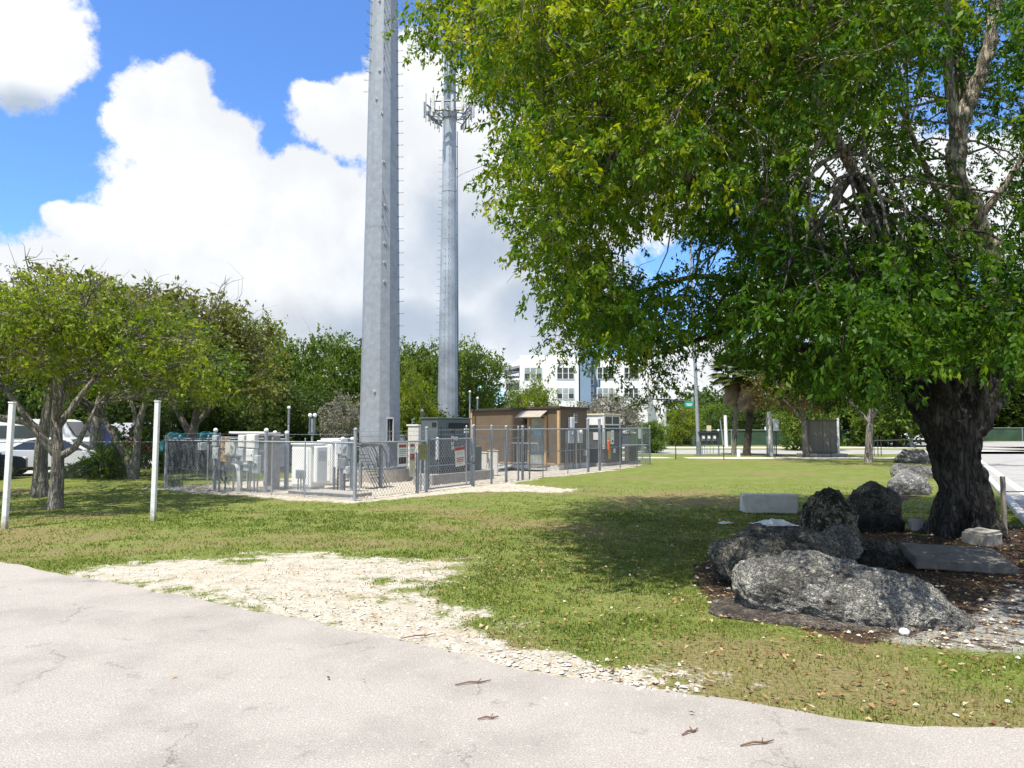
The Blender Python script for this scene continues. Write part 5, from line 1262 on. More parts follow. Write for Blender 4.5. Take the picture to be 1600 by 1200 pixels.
rock('flat brown-grey stone slab under the near side of the longest boulder', (2.75, 7.15, .0), (.85, .42, .05), R(-24), 11, rockmat('earthy_slab', (.10, .08, .06), (.20, .165, .13), (.36, .31, .25), 6, .62), 5, .06, (0, 0), None, 3.5)
rock('pale knob of rock at the back of the broad dark boulder', (4.15, 9.6, .12), (.30, .3, .28), R(20), 12, rk_a, 5, .18)

# concrete pieces
def block(label, c, size, rz, m, tilt=(0, 0), bev=.02, name='concrete_block', cat='block', notch=None, chips=.0):
    bm = bmesh.new(); bmesh.ops.create_cube(bm, size=1)
    for v in bm.verts: v.co = Vector((v.co.x * size[0], v.co.y * size[1], v.co.z * size[2]))
    bmesh.ops.bevel(bm, geom=bm.edges[:], offset=bev, segments=2, affect='EDGES'); bmesh.ops.subdivide_edges(bm, edges=bm.edges[:], cuts=6, use_grid_fill=True)
    for v in bm.verts: v.co += v.co.normalized() * (mnoise.noise(v.co * 6 + Vector((size[0] * 9, 0, 0))) * (.010 + chips))
    me = bpy.data.meshes.new(name); bm.to_mesh(me); bm.free(); me.materials.append(m); o = bpy.data.objects.new(name, me); C.objects.link(o); o.location = c; o.rotation_euler = (tilt[0], tilt[1], rz); return tag(o, label, cat)
block('long pale concrete block lying on the grass behind the boulders', (5.45, 15.75, .19), (1.12, .42, .40), R(-6), mat('block_concrete', (.62, .60, .55), .85, 0, .12, 5, .35, 40), (0, 0), .03, chips=.01)
sl = block('worn flat concrete slab lying in the bed in front of the trunk', (5.72, 9.6, .12), (1.15, .8, .11), R(-14), mat('slab_concrete', (.155, .145, .125), .9, 0, .3, 5, .4, 40), (R(8), R(2)), .02, 'concrete_slab', 'slab', chips=.012)
mb = MB(); 
block('grey square concrete chunk at the foot of the trunk, behind the slab', (7.30, 11.55, .09), (.42, .42, .24), R(24), concrete, (R(3), R(-3)), .04, chips=.02)
block('small pale concrete piece leaning left of the trunk foot', (7.05, 12.95, .10), (.26, .12, .22), R(5), concrete_l, (R(-12), 0), .015, chips=.008)
block('old grey slab edge half buried behind the concrete slab', (5.2, 10.1, .02), (.62, .35, .12), R(-8), mat('buried_concrete', (.12, .115, .105), .95, 0, .3, 5, .4, 40), (R(5), 0), .03, 'concrete_slab', 'slab', chips=.02)
# white plastic bag / sheet by the block
def sheetbag(label, c, w, h, hz, rz, seed):
    V = []; Fc = []; N = 22; ca_, sa = math.cos(rz), math.sin(rz)
    for j in range(N + 1):
        for i in range(N + 1):
            u = i / N * 2 - 1; v = j / N * 2 - 1; rr = 1 + .25 * mnoise.noise(Vector((u * 1.3, v * 1.3, seed))); x = u * w * rr; y = v * h * rr
            z = hz * max(0, (1 - max(abs(u), abs(v)) ** 2)) * (.6 + .8 * mnoise.noise(Vector((u * 2.0, v * 2.0, seed + 5)))) + .012
            V.append((c[0] + x * ca_ - y * sa, c[1] + x * sa + y * ca_, z))
    for j in range(N):
        for i in range(N): a = j * (N + 1) + i; Fc.append((a, a + 1, a + N + 2, a + N + 1))
    o = npmesh('crumpled_sheet', V, Fc, white_p, smooth=False); return tag(o, label, 'litter', 'white litter on the grass')
sheetbag('crumpled white sheet on the grass below the long concrete block', (4.85, 13.75, 0), .38, .24, .12, .1, 1)
sheetbag('tiny torn white scrap left of the crumpled sheet', (4.0, 13.9, 0), .14, .07, .05, .4, 2)
# wooden stake and right side details
g = G(1571, 836); h = P(1571, 744, g.y).z; mb = MB(); mb.box(g + ZX * (h / 2 - .1) + Vector((-.01, 0, 0)), (.065, .065, h + .2), wood, None, .008); tag(mb.build('stake'), 'weathered grey wooden stake right of the trunk by the kerb', 'stake')
g = G(1570, 836) ; mb = MB(); mb.tube([g + ZX * .72 + Vector((.02, .04, 0)), Vector((g.x + 2.6, g.y + .4, .70))], .012, galv_d, 5); tag(mb.build('cable_line'), 'thin sagging wire strung past the wooden stake over the kerb', 'wire')

# ================================================================== APARTMENT BLOCK
D = 108.0
def AP(px, py, dy=0): v = P(px, py, D + dy); return v
root = thing('apartment_block', 'white four-storey apartment block with blue-grey stair bay far behind the brown hut', 'building', Vector((AP(880, 668).x, D, 0)))
xl, xm0, xm1, xr = AP(812, 0).x, AP(901, 0).x, AP(916, 0).x, AP(1040, 0).x; zt = AP(880, 555).z; zb = 0
wtop = MB(); wtop.box(((xl + xm0) / 2, D + 8, zt / 2), (xm0 - xl, 16, zt), aptw); wtop.build('wall', root)
mb = MB(); mb.box(((xm0 + xm1) / 2 + .2, D + 7.0, (zt + .8) / 2), (xm1 - xm0 + .0, 16.6, zt + .8), aptb); mb.build('stair_bay', root)
x2 = AP(932, 0).x
mb = MB(); mb.box(((xm1 + x2) / 2 + .2, D + 8.6, zt / 2), (x2 - xm1 - .01, 16, zt - .4), aptb); mb.build('stair_bay', root)
mb = MB(); x3 = AP(1003, 0).x; mb.box(((x2 + x3) / 2 + .2, D + 8, zt / 2), (x3 - x2, 16, zt - .2), aptw); mb.build('wall', root)
mb = MB(); x4 = AP(1028, 0).x; mb.box(((x3 + x4) / 2 + .2, D + 11, (zt - 1) / 2), (x4 - x3, 14, zt - 1), aptw); mb.build('wall', root)
mb = MB(); mb.box((AP(1030, 0).x, D + 2, (zt - 2) / 2), (1.0, 1.0, zt - 2), aptw); mb.build('column', root)
# recessed balcony side at the left
xb = AP(789, 0).x
for k, zf in enumerate((.3, 3.3, 6.3, 9.2)):
    if k: mb = MB(); mb.box(((xb + xl) / 2, D + 9, zf), (xl - xb, 10, .25), aptw); mb.build('balcony_slab', root)
    if k:
        mb = MB()
        for j in range(9): mb.box((xb + .1 + j * (xl - xb - .2) / 8, D + 4.1, zf + .6), (.05, .05, 1.0), aptw)
        mb.box(((xb + xl) / 2, D + 4.1, zf + 1.1), (xl - xb, .08, .08), aptw); mb.build('balcony_rail', root)
mb = MB(); mb.box(((xb + xl) / 2, D + 15, zt / 2 - 1), (xl - xb, 2, zt - 2.2), aptd); mb.build('recessed_wall', root)
mb = MB(); mb.prism([(xb - .1, D + 3.5, AP(0, 577).z), (xl, D + 3.5, AP(0, 571).z), (xl, D + 3.5, AP(0, 571).z + .35), (xb - .1, D + 3.5, AP(0, 577).z + .35)], (0, 11, 0), aptd); mb.build('sloping_canopy', root)
mb = MB(); mb.prism([(xb - .2, D + 3.6, AP(0, 576).z + .3), (xl, D + 3.6, AP(0, 557).z), (xl, D + 3.6, AP(0, 571).z + .36)], (0, 10, 0), aptw); mb.build('gable_fascia', root)
mb = MB(); mb.box(((xl + xm0) / 2 + 5, D + 8, zt + .1), (xm0 - xl + 17, 16.4, .25), aptd); 
def awin(px0, px1, py0, py1, n, dark, off=0):
    a = AP(px0, py1, 0); b_ = AP(px1, py0, 0); y = D + off - .03; w_ = b_.x - a.x; h_ = b_.z - a.z
    fr = MB(); fr.box((a.x + w_ / 2, y, a.z + h_ / 2), (w_ + .12, .10, h_ + .12), white_p); f_ = fr.build('window', root)
    for k in range(n):
        for j in (0, 1):
            pn = MB(); ww = w_ / n - .14; pn.box((a.x + w_ * (k + .5) / n, y - .06, a.z + h_ * (.25 + .5 * j)), (ww, .03, h_ / 2 - .10), glass if dark or (j == 0 and k % 2 == 0) else winm); pn.build('pane', f_)
for r_i, (y0, y1) in enumerate(((574, 592), (606, 623), (638, 655))):
    awin(819, 847, y0, y1, 3, r_i == 2); awin(870, 897, y0, y1, 3, r_i == 0)
    awin(933, 959, y0, y1, 3, r_i == 0); awin(975, 997, y0, y1, 3, True)
for y0, y1 in ((584, 600), (606, 616), (630, 645)): awin(918, 928, y0, y1, 1, False, .6)
awin(1006, 1018, 645, 655, 2, True, 4); awin(1006, 1018, 612, 625, 2, True, 4)

# ================================================================== STREET FURNITURE ON THE RIGHT
def pole(name, label, px, py, top, r0, r1_, m, cat='pole', group=None, lean=0.0, extra=None, n=10):
    g = G(px, py); h = P(px, top, g.y).z; root = thing(name, label, cat, g, group); mb = MB(); mb.tube([g - ZX * .1, g + Vector((lean, 0, h))], [r0, r1_], m, n); mb.build('shaft', root)
    if extra: extra(root, g, h)
    return root
def lp_extra(root, g, h):
    mb = MB(); mb.tube([g + ZX * (h - .15) + Vector((-.45, 0, 0)), g + ZX * (h + .4) + Vector((-1.3, -.4, 0)), g + ZX * (h + .5) + Vector((-2.2, -.8, 0))], .05, galv, 7); mb.box(g + ZX * (h + .45) + Vector((-2.5, -.9, 0)), (.8, .3, .14), lgrey, None, .05); mb.build('lamp_arm', root)
    mb = MB(); mb.tube([g, g + ZX * .9], .17, galv_d, 10); mb.box(g + ZX * .03, (.5, .5, .06), galv_d); mb.build('base', root)
pole('street_light', 'tall leaning steel street light pole right of the apartment block', 1092, 712, 300, .13, .07, galv, 'street light', None, -.45, lp_extra)
# signal mast with street sign
g = G(1083, 697); root = thing('signal_mast', 'steel signal mast arm carrying a green street sign behind the street light pole', 'signal mast', g)
mb = MB(); zt_ = P(1083, 630, g.y).z; mb.tube([g - ZX * .1, g + ZX * (zt_ + .6)], [.16, .12], galv, 10); mb.build('pole', root)
e = P(1045, 624, g.y); mb = MB(); mb.tube([g + ZX * (zt_ + .1), Vector((e.x, g.y, zt_ + .35)), Vector((e.x - 3, g.y, zt_ + .45))], [.10, .07, .05], dkgreen2, 8); mb.build('mast_arm', root)
mb = MB(); e2 = P(1077, 632, g.y - .3); mb.box(e2, (.9, .05, .55), grn_sign, None, .01); mb.box(e2 - Vector((0, .03, -.04)), (.6, .01, .08), white_p); mb.box(e2 - Vector((0, .03, .10)), (.45, .01, .06), white_p); mb.build('street_sign', root)
for xx in (-.2, -2.4):
    mb = MB(); q = Vector((e.x + xx, g.y - .15, zt_ + .1)); mb.box(q, (.75, .25, .34), dkgreen2, None, .04); mb.build('signal_head', root)
def cap_extra(root, g, h): pass
pole('utility_pole', 'thin white-grey pole at the right end of the apartment block, with small box', 1040, 697, 632, .17, .14, concrete_l, 'pole', 'pale poles along the street', 0, lambda r, g, h: (lambda mb: (mb.box(g + Vector((.25, -.1, 1.9)), (.3, .25, .45), lgrey, None, .02), mb.build('small_box', r)))(MB()))
pole('utility_pole', 'white square pole just left of the fan palms', 1135, 699, 649, .17, .15, white_p, 'pole', 'pale poles along the street', -.05, None, 4)
pole('utility_pole', 'thin grey pole close left of the white square pole', 1131, 699, 655, .08, .06, galv_d, 'pole', 'pale poles along the street', -.3)
pole('utility_pole', 'short white post left of the boxed utility pole', 1197, 696, 667, .13, .12, white_p, 'pole', 'pale poles along the street')
def ux(r, g, h):
    mb = MB(); mb.box(g + Vector((.28, -.1, 1.95)), (.32, .28, .75), lgrey, None, .03); mb.build('meter_box', r)
    mb = MB(); mb.tube([g + Vector((.3, -.1, 0)), g + Vector((.3, -.1, 1.6))], .035, dkgreen2, 6); mb.tube([g + Vector((-.24, 0, 0)), g + Vector((-.24, 0, 2.6))], .05, galv_d, 6); mb.build('riser', r)
pole('utility_pole', 'concrete utility pole with a grey meter box, right of the stout palm', 1205, 713, 643, .17, .15, concrete_l, 'pole', 'pale poles along the street', -.05, ux, 4)
pole('utility_pole', 'thick pale pole at the left edge of the grey switch cabinet', 1263, 712, 661, .22, .20, concrete_l, 'pole', 'pale poles along the street')
pole('utility_pole', 'white pipe at the right edge of the grey switch cabinet', 1310.5, 711, 653, .08, .07, white_p, 'pole', 'pale poles along the street')
pole('utility_pole', 'short white pipe sticking up behind the grey switch cabinet', 1292, 700, 649, .09, .08, white_p, 'pole', 'pale poles along the street')
for px, tp, rr, lb in ((1330, 654, .07, 'thin white pole, left one of three beyond the switch cabinet'), (1338, 652, .08, 'thin white pole, middle one of three beyond the switch cabinet'), (1345, 626, .17, 'thicker pale pole, right one of three beyond the switch cabinet')):
    pole('utility_pole', lb, px, 691, tp, rr, rr * .8, white_p, 'pole', 'pale poles along the street', -.2 if tp == 626 else 0)
pole('utility_pole', 'white pole with pale sign standing before the parked jeep', 1424, 699, 660, .13, .11, galv, 'pole', 'pale poles along the street')
pole('utility_pole', 'thin white pole with a small white box left of the jeep', 1383, 694, 642, .09, .08, white_p, 'pole', 'pale poles along the street', 0, lambda r, g, h: (lambda mb: (mb.box(g + Vector((-.45, 0, 1.35)), (.8, .3, .85), white_p, None, .03), mb.build('small_box', r)))(MB()))
# big grey switch cabinet
g = G(1286, 713); root = thing('switch_cabinet', 'big square grey two-door switch cabinet in the shade by the footpath', 'cabinet', g); scm = mat('stained_shaded_grey_cabinet', (.15, .146, .12), .8, 0, .22, 1.2, streak=True)  # grey base darkened to its tone in tree shade; streaks are staining
w_ = 43 / F * g.y; h = P(1286, 657, g.y).z
mb = MB(); mb.box(g + ZX * (h / 2 + .1) + Vector((0, .5, 0)), (w_ + .1, 1.0, h - .2), scm, None, .02); mb.build('body', root)
mb = MB(); mb.box(g + ZX * (h + .025) + Vector((0, .5, 0)), (w_ + .22, 1.12, .05), scm, None, .01); mb.build('roof', root)
for sx in (-1, 1): mb = MB(); mb.box(g + Vector((sx * w_ / 4, -.012, h / 2 + .12)), (w_ / 2 - .03, .02, h - .36), scm, None, .005); mb.box(g + Vector((sx * .1, -.03, h / 2 + .2)), (.03, .03, .2), galv_d); mb.build('door', root)
mb = MB(); mb.box(g + ZX * .08 + Vector((.1, .4, 0)), (w_ + .9, 1.5, .18), concrete, None, .02); mb.build('plinth', root)
# meter board
g = G(1107, 712); root = thing('meter_board', 'dark meter board on two posts with three small meters, by the street light', 'meter board', g)
for sx in (-.66, .66): mb = MB(); mb.tube([g + Vector((sx, 0, -.1)), g + Vector((sx, 0, 1.5 + .1 * (sx > 0)))], .05, galv_d, 8); mb.ball(g + Vector((sx, 0, 1.62)), .08, white_p if sx > 0 else galv, 8); mb.build('post', root)
mb = MB(); mb.box(g + Vector((0, -.06, 1.12)), (1.35, .08, .72), dkgreen2, None, .02); mb.box(g + Vector((0, -.06, 1.5)), (1.4, .3, .05), dkgreen2); mb.box(g + Vector((.05, 0, 1.75)), (.26, .2, .36), beige); mb.build('board', root)
for sx in (-.35, .0, .36): mb = MB(); mb.box(g + Vector((sx, -.13, 1.12)), (.22, .08, .34), galv_d, None, .01); mb.tube([g + Vector((sx, -.17, 1.16)), g + Vector((sx, -.24, 1.16))], .08, white_p, 10); mb.build('meter', root)
mb = MB(); [mb.tube([g + Vector((x, -.04, -.05)), g + Vector((x, -.04, .78))], .025, galv, 6) for x in (-.4, -.25, -.1, .1, .3)]; mb.build('conduit', root)
# thin black stakes
for i, (px, py, tp) in enumerate(((1056, 718, 690), (1131, 718, 696), (1211, 716, 688), (1298.5, 715, 686), (1366, 712, 689), (1372, 712, 678), (1377, 712, 683))):
    lbs = ['thin dark stake on the grass left of the street light', 'thin dark stake on the grass right of the meter board', 'thin dark stake in front of the boxed utility pole', 'thin dark stake in front of the grey switch cabinet', 'short left one of three dark stakes beyond the switch cabinet', 'tall middle one of three dark stakes beyond the switch cabinet', 'right one of three dark stakes beyond the switch cabinet']
    g = G(px, py); h = P(px, tp, g.y).z; mb = MB(); mb.tube([g - ZX * .05, g + ZX * h], .028, dkgreen2, 6); mb.tube([g + ZX * h, g + ZX * (h + .02)], .04, blackp, 6); tag(mb.build('stake'), lbs[i], 'stake', 'thin dark stakes by the footpath')
a = G(1427, 700); mb = MB(); a0_ = G(1366, 709); mb.tube([a0_ + ZX * .9, Vector((a.x, a.y, .75))], .035, dkgreen2, 6); mb.tube([a + ZX * 1.0 + Vector((-.6, 0, 0)), a + Vector((.1, -.2, -.05))], .06, dkgreen2, 6); mb.tube([a + Vector((1.2, 0, 0)), a + Vector((1.2, 0, 1.2))], .04, galv_d, 6); tag(mb.build('barrier_rail'), 'dark low barrier rail leading to the pole before the jeep', 'barrier')
g = G(1154, 715); mb = MB(); mb.box(g + ZX * .22, (.16, .16, .5), white_p, None, .02); tag(mb.build('marker_post'), 'short white marker post between the two fan palms', 'post')

# ================================================================== VEHICLES
def car(label, loc, yaw, paint, L=4.5, Wd_=1.8, Hh=1.42, suv=False, name='parked_car', group='vehicles parked around', tail=red):
    root = thing(name, label, 'car', (0, 0, 0), group)
    if suv:
        low = [(-L/2, .45), (-L/2, .98), (-L/2 + .08, 1.05), (L/2 - 1.15, 1.06), (L/2 - .15, .98), (L/2, .8), (L/2, .42)]
        cab = [(-L/2 + .10, 1.04), (-L/2 + .28, Hh - .05), (-L/2 + .6, Hh), (L/2 - 1.85, Hh), (L/2 - 1.55, Hh - .08), (L/2 - 1.15, 1.04)]
    else:
        low = [(-L/2, .35), (-L/2 - .02, .72), (-L/2 + .08, .92), (-L/2 + .75, .97), (L/2 - 1.3, .92), (L/2 - .25, .76), (L/2, .62), (L/2, .32)]
        cab = [(-L/2 + .55, .95), (-L/2 + 1.25, Hh - .06), (-L/2 + 1.6, Hh), (L/2 - 2.1, Hh), (L/2 - 1.8, Hh - .06), (L/2 - 1.05, .90)]
    def loft(mb, prof, w0, w1, m, zr):
        n = len(prof); ws_ = lambda z: w0 + (w1 - w0) * max(0, min(1, (z - zr[0]) / (zr[1] - zr[0])))
        vs = []
        for sgn, ins in ((-1, 0), (-1, .06), (1, .06), (1, 0)):
            cx = sum(p[0] for p in prof) / n; cz = sum(p[1] for p in prof) / n
            for x, z in prof:
                k = .94 if ins == 0 else 1.0; vs.append((cx + (x - cx) * k, sgn * (ws_(z) / 2 - (0 if ins == 0 else ins)), cz + (z - cz) * k))
        fs = [tuple(range(n)), tuple(range(3 * n, 4 * n))[::-1]]
        for a in range(3):
            for i in range(n): j = (i + 1) % n; fs.append((a * n + i, (a + 1) * n + i, (a + 1) * n + j, a * n + j))
        mb.add(vs, fs, m)
    mb = MB(); loft(mb, low, Wd_, Wd_ * .97, paint, (.3, 1)); mb.box((0, 0, .33), (L * .86, Wd_ * .86, .22), blackp); bd = mb.build('body', root)
    mb = MB(); loft(mb, cab, Wd_ * .94, Wd_ * .74, paint, (.95, Hh)); mb.build('cabin', root)
    mb = MB(); sc_ = [((x - (cab[0][0] + cab[-1][0]) / 2) * .86 + (cab[0][0] + cab[-1][0]) / 2, .99 + (z - .95) * .80) for x, z in cab]; loft(mb, sc_, Wd_ * .955, Wd_ * .80, glass, (.95, Hh)); mb.build('side_glass', root)
    for a, b_, dx in ((cab[0], cab[1], -.012), (cab[-1], cab[-2], .012)):
        p0_ = Vector((a[0], 0, a[1])); p1_ = Vector((b_[0], 0, b_[1])); w0 = Wd_ * .40; w1 = Wd_ * .33; q0_ = p0_.lerp(p1_, .12); q1_ = p0_.lerp(p1_, .95)
        mb = MB(); mb.add([(q0_.x + dx, -w0, q0_.z + .01), (q0_.x + dx, w0, q0_.z + .01), (q1_.x + dx, w1, q1_.z + .01), (q1_.x + dx, -w1, q1_.z + .01)], [(0, 1, 2, 3)], glass); mb.build('windscreen', root)
    for sx in (-L/2 + .85, L/2 - .9):
        for sy in (-1, 1):
            rr = .40 if suv else .33; mb = MB(); y0_ = sy * (Wd_ / 2 - .2); y1_ = sy * (Wd_ / 2 + .01); mb.tube([(sx, y0_, rr), (sx, y1_, rr)], rr, black, 18); wh = mb.build('wheel', root)
            mb = MB(); mb.tube([(sx, y1_ - sy * .01, rr), (sx, y1_ + sy * .015, rr)], rr * .6, chrome, 12); mb.tube([(sx, y1_, rr), (sx, y1_ + sy * .03, rr)], rr * .18, blackp, 8); mb.build('rim', wh)
            mb = MB()
            if sx < 0: mb.prism([(-L/2 - .03, sy * (Wd_ / 2 - .05), .88), (-L/2 - .03, sy * (Wd_ / 2 - .42), .80), (-L/2 - .03, sy * (Wd_ / 2 - .05), .70)], (.10, 0, 0), tail); mb.build('tail_light', root)
            else: mb.box((L/2 - .03, sy * (Wd_ / 2 - .25), .68 if not suv else .85), (.12, .34, .14), offwhite, None, .02); mb.build('headlight', root)
    mb = MB(); mb.box((-L/2 - .02, 0, .45), (.08, Wd_ * .9, .18), paint, None, .02); mb.box((L/2 + .01, 0, .45), (.06, Wd_ * .9, .18), blackp if suv else paint, None, .02); mb.build('bumper', root)
    root.location = loc; root.rotation_euler = (0, 0, yaw); return root
q = P(92, 668, 28.3); car('white sedan with red tail lights parked behind the two pale trunks at the left', (q.x, q.y, 0), R(22), carw)
q = P(-75, 668, 24.5); car('dark blue car at the very left edge behind the white post', (q.x, q.y, 0), R(80), carb)
q = P(1428, 668, 84); car('white boxy off-road car parked across the junction left of the great trunk', (q.x, q.y, 0), R(155), carw, 4.3, 1.85, 1.75, True)
q = P(249, 668, 46); car('red car mostly hidden behind the white post and the fence', (q.x, q.y, 0), R(10), carr)
q = P(1049, 668, 78); car('white car half hidden behind the pole beside the apartment block', (q.x, q.y, 0), R(175), carw)
q = P(1141, 668, 82); car('small red car far off right of the white square pole', (q.x, q.y, 0), R(175), carr, 3.8)
def van(label, px, d, L, Hh, yaw, m=carw):
    q = P(px, 668, d); root = thing('white_van', label, 'van', (0, 0, 0), 'white vans and trailers in the car park')
    mb = MB(); mb.prism([(-L/2, -1, .45), (L/2, -1, .45), (L/2 + .02, -1, 1.1), (L/2 - .5, -1, 1.35), (L/2 - .95, -1, Hh - .1), (L/2 - 1.3, -1, Hh), (-L/2 + .1, -1, Hh), (-L/2, -1, Hh - .12)], (0, 2, 0), m); mb.build('body', root)
    mb = MB(); mb.box((0, -1.01, Hh - .62), (L - 2.0, .02, .62), glass, None); mb.box((0, 1.01, Hh - .62), (L - 2.0, .02, .62), glass, None); mb.prism([(L/2 - .47, -.85, 1.40), (L/2 - .90, -.85, Hh - .14), (L/2 - .88, -.85, Hh - .12), (L/2 - .44, -.85, 1.41)], (0, 1.7, 0), glass); mb.build('side_windows', root)
    for sx in (-L/2 + .9, L/2 - .9):
        for sy in (-1, 1):
            mb = MB(); mb.tube([(sx, sy * .78, .36), (sx, sy * 1.01, .36)], .36, black, 16); wh = mb.build('wheel', root); mb = MB(); mb.tube([(sx, sy * 1.0, .36), (sx, sy * 1.03, .36)], .2, chrome, 10); mb.build('rim', wh)
    root.location = (q.x, q.y, 0); root.rotation_euler = (0, 0, yaw)
van('long white van behind the white sedan at the left', 40, 36, 6.2, 2.2, R(8))
van('white van behind the forked pale trunk and its right-hand limb', 165, 50, 6.0, 2.0, R(-5))
van('white van with dark windows behind the right white post', 255, 48, 5.4, 2.1, R(4))
van('dark van parked between the trunks in the car park', 125, 44, 5.2, 2.0, R(15), carb)
# boats / covered things behind the screened fence
for px, w_, lb, m_ in ((286, 1.9, 'teal tarpaulin-covered heap behind the screened fence, left one', teal), (318, 1.7, 'teal and dark tarpaulin-covered heap behind the screened fence, right one', teal)):
    q = P(px, 668, 31); o = rock(lb, (q.x, q.y, 1.0), (w_ / 2, .6, .62), 0, px, m_, 4, .22, (0, 0), None, 3, 'covered_heap'); o['category'] = 'tarpaulin'; o['group'] = 'covered heaps behind the fence'

# ================================================================== GROUND COVER
gb = leafmat('grass_blade', [(0, (.035, .065, .006)), (.35, (.11, .165, .022)), (.6, (.20, .245, .045)), (.78, (.34, .31, .11)), (1, (.52, .45, .25))], .45, .6)
def in_view(x, y, m_=.06): return np.abs(x / y) < (800 / F + m_)
def grass_band(y0, y1, dens, hh, ww):
    A = 2 * y1 * .75 * (y1 - y0); n = int(dens * A); x = rng.uniform(-y1 * .76, y1 * .76, n); y = rng.uniform(y0, y1, n)
    ex = np.array([p[0] for p in redge_w]); ey = np.array([p[1] for p in redge_w]); o_ = np.argsort(ex)
    gm_ = m_gravel(x, y); dm = m_dirt(x, y); sm = m_shell(x, y); dry = m_dry(x, y)
    cl = fnoise(x, y, 3.0)
    prob = (1 - clamp01(gm_ * 1.5) * .985) * (1 - dm * .97) * (1 - sm) * (1 - .62 * dry) * clamp01(.15 + (cl - .28) * 2.6)
    kr = Vector((KN.x, KN.y)); right = (x - K0.x) * KN.x + (y - K0.y) * KN.y
    if y0 >= 16: prob = prob * clamp01((24 - y) / 8)
    k = in_view(x, y) & (y > np.interp(x, ex[o_], ey[o_]) + .03) & (rng.random(n) < prob) & (right < -.02)
    x, y, dry = x[k], y[k], dry[k]; n = len(x)
    h = hh * rng.uniform(.5, 1.3, n); a = rng.uniform(0, 2 * np.pi, n); le = rng.uniform(.1, .9, n) * h; w = ww * rng.uniform(.7, 1.3, n)
    b0 = np.stack([x, y, np.zeros(n)], 1); tip = b0 + np.stack([np.cos(a) * le, np.sin(a) * le, h], 1); a2 = rng.uniform(0, 2 * np.pi, n); sd = np.stack([np.cos(a2) * w, np.sin(a2) * w, np.zeros(n)], 1)
    V = np.stack([b0 - sd, b0 + sd, tip], 1).reshape(-1, 3); T = np.repeat(np.clip(.40 + .3 * (fnoise(x + 50, y, .5) - .5) * 2 + rng.normal(size=n) * .13 + dry * .30 * (rng.random(n) < .6), 0, 1), 3)
    return V, T
bands = [grass_band(*b_) for b_ in ((4.2, 7, 3600, .030, .0042), (7, 10.5, 1900, .030, .0055), (10.5, 16, 800, .032, .009), (16, 24, 240, .022, .014))]
V = np.concatenate([b_[0] for b_ in bands]); T = np.concatenate([b_[1] for b_ in bands]); print('blades', len(V) // 3)
stuff(npmesh('grass', V, np.arange(len(V)).reshape(-1, 3), gb, T))

# fallen leaves
fl = leafmat('fallen_leaf', [(0, (.055, .028, .015)), (.35, (.18, .085, .035)), (.6, (.32, .19, .08)), (.85, (.50, .38, .20)), (1, (.62, .56, .42))], .1, .7)
def scatter(n, xr, yr, wfn):
    x = rng.uniform(*xr, n); y = rng.uniform(*yr, n); k = rng.random(n) < wfn(x, y); return x[k], y[k]
def lit(x, y, z, L, W, tint, nm, m_):
    n = len(x); pos = np.stack([x, y, np.full(n, z) + rng.uniform(0, .02, n)], 1); a = rng.uniform(0, 6.283, n)
    d = np.stack([np.cos(a), np.sin(a), rng.normal(size=n) * .25], 1); s_ = np.stack([-np.sin(a), np.cos(a), rng.normal(size=n) * .3], 1); k = rng.uniform(.6, 1.4, (n, 1)); m2 = pos + d * L * .45 * k; up = np.array([[0, 0, 1]]) * W * rng.uniform(.0, .5, (n, 1))
    V = np.stack([pos, m2 + s_ * W * .5 * k + up, pos + d * L * k, m2 - s_ * W * .5 * k + up], 1).reshape(-1, 3)
    return stuff(npmesh(nm, V, np.arange(n * 4).reshape(n, 4), m_, np.repeat(np.clip(tint, 0, 1), 4)))
def wl_(x, y):
    tree_d = np.hypot(x - 6, y - 8); base = .55 * np.exp(-(np.maximum(tree_d - 3.5, 0) / 3.0) ** 2) + .06
    edge_ = clamp01(1 - (y - np.interp(x, ex_, ey_)) / .7) * (x > .5) * .75
    return clamp01(base * (fnoise(x, y, 1.7) > .42) * 1.0 + base * .35 + edge_ + m_dirt(x, y) * .35) * (y > np.interp(x, ex_, ey_) + .02)
ex_ = np.array([p[0] for p in redge_w]); ey_ = np.array([p[1] for p in redge_w]); oo = np.argsort(ex_); ex_, ey_ = ex_[oo], ey_[oo]
x, y = scatter(24000, (-3, 10), (4, 17), wl_); lit(x, y, .012, .042, .021, rng.beta(1.6, 1.8, len(x)), 'fallen_leaves', fl)
x, y = scatter(900, (-9, 6), (2.6, 16), lambda x, y: np.where(y < np.interp(x, ex_, ey_), .06 + .3 * (y > np.interp(x, ex_, ey_) - .5) * (x > -1), .55 * (x < 2))); lit(x, y, .016, .045, .018, rng.beta(1.3, 2.4, len(x)), 'fallen_leaves', fl)
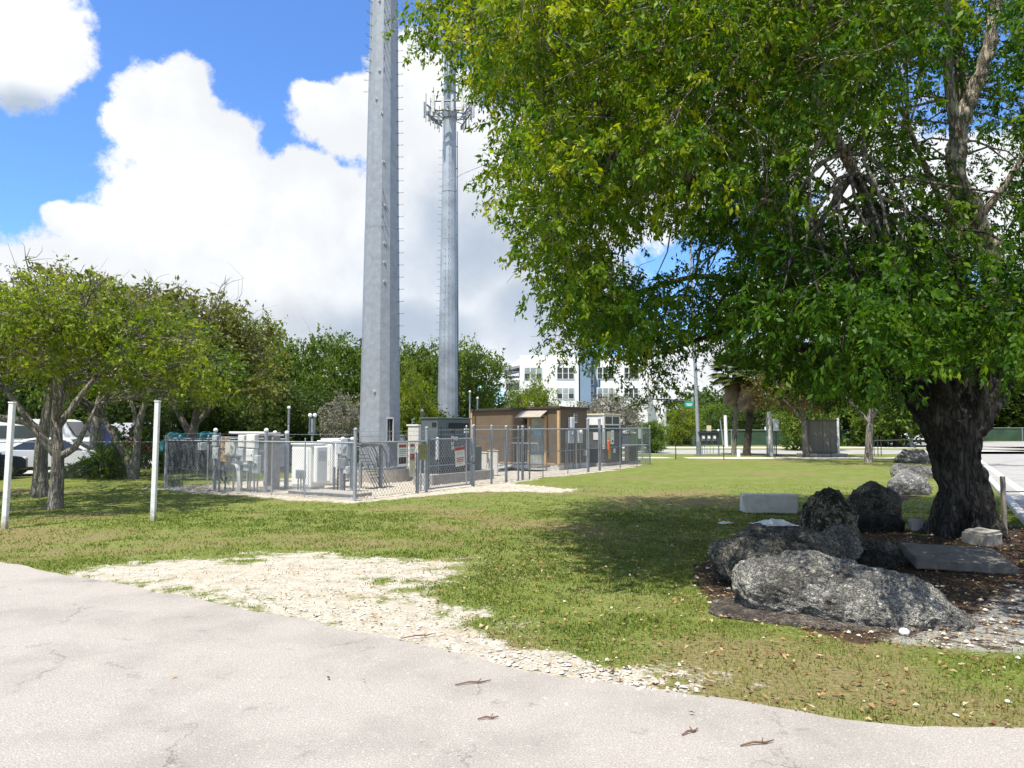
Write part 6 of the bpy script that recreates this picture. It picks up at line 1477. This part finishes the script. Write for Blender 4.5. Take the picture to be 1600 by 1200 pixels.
# loose stones
def stones(n, xr, yr, wfn, smin, smax, m_, nm='loose_stones'):
    x, y = scatter(n, xr, yr, wfn); n = len(x); s_ = rng.uniform(0, 1, n) ** 3 * (smax - smin) + smin
    base = np.array([(1, 0, 0), (-1, 0, 0), (0, 1, 0), (0, -1, 0), (0, 0, 1), (0, 0, -.6), (.62, .62, .5), (-.62, .62, .5), (.62, -.62, .5), (-.62, -.62, .5)]) 
    F_ = np.array([(0, 6, 8), (0, 2, 6), (2, 7, 6), (2, 1, 7), (1, 9, 7), (1, 3, 9), (3, 8, 9), (3, 0, 8), (6, 7, 4), (7, 9, 4), (9, 8, 4), (8, 6, 4)])
    a = rng.uniform(0, 6.283, n); ca_, sa = np.cos(a), np.sin(a); b = base[None] * s_[:, None, None] * rng.uniform(.65, 1.2, (n, 1, 3)) * rng.uniform(.85, 1.15, (n, 10, 1))
    X = b[..., 0] * ca_[:, None] - b[..., 1] * sa[:, None] + x[:, None]; Y = b[..., 0] * sa[:, None] + b[..., 1] * ca_[:, None] + y[:, None]; Z = b[..., 2] * .6 + s_[:, None] * .15 + .006
    V = np.stack([X, Y, Z], 2).reshape(-1, 3); FF = (F_[None] + (np.arange(n) * 10)[:, None, None]).reshape(-1, 3)
    return stuff(npmesh(nm, V, FF, m_))
shell = mat('white_shell_rock', (.60, .555, .47), .85, 0, .2, 9, .2, 40)
stones(26000, (-8, 4.5), (4.5, 12.5), lambda x, y: (m_gravel(x, y) > .6) * .5 * (y < 13) * (y > np.interp(x, ex_, ey_)) * clamp01((x + 6) / 5 + .12), .004, .020, shell)
stones(9000, (-.2, 4), (4.3, 8), lambda x, y: np.exp(-((y - np.interp(x, ex_, ey_) - .12) / .28) ** 2) * (y > np.interp(x, ex_, ey_) - .05) * (x < 1.3) * .7 + .004, .005, .030, shell)
stones(9000, (2, 9), (5.5, 13), lambda x, y: clamp01(m_shell(x, y)) * .35 + .05 * (m_dirt(x, y) > .5) + .10 * (np.abs(sdist(x, y, bed) - .05) < .25), .006, .035, shell)
stones(30000, (-12, 4), (17, 30), lambda x, y: (m_gravel(x, y) > .5) * .5, .012, .04, mat('tan_gravel', (.55, .49, .40), .9, 0, .3, 5))
stones(2600, (-5, 5), (2.4, 9), lambda x, y: (y < np.interp(x, ex_, ey_)) * (.10 + .9 * np.exp(-((y - np.interp(x, ex_, ey_)) / .35) ** 2)), .002, .009, mat('dark_crumbs', (.10, .065, .04), .9, 0, .4, 20), 'asphalt_crumbs')
mb = MB(); g = G(1413, 993); mb.ball(g + ZX * .03, .045, white_p, 10, .8); tag(mb.build('white_stone'), 'round white stone at the near right foot of the longest boulder', 'stone')
# twigs on the asphalt
for px, py, ln, rz, lb in ((740, 1072, .26, .25, 'curved brown twig on the asphalt at the photo centre bottom'), (763, 1128, .13, .1, 'short brown twig on the asphalt below the curved one'), (1185, 1168, .22, .2, 'straight thin stick on the asphalt at the lower right'), (1080, 1150, .14, .5, 'small forked twig on the asphalt left of the straight stick'), (655, 998, .32, .4, 'dark stick where the shell strip meets the asphalt')):
    g = G(px, py); d = Vector((math.cos(rz), math.sin(rz), 0)); mb = MB(); n_ = Vector((-d.y, d.x, 0)); mb.tube([g - d * ln / 2 + ZX * .02, g - d * ln * .1 + n_ * .012 + ZX * .028, g + d * ln * .2 + n_ * .005 + ZX * .022, g + d * ln / 2 + n_ * .02 + ZX * .026], [.004, .0065, .006, .003], mat('twig_bark', (.16, .085, .045), .9, 0, .3, 20), 6)
    mb.tube([g + d * ln * .1 + ZX * .024, g + d * ln * .25 + n_ * .05 + ZX * .03], .003, MATS['twig_bark'], 4); tag(mb.build('twig'), lb, 'twig', 'twigs on the asphalt')
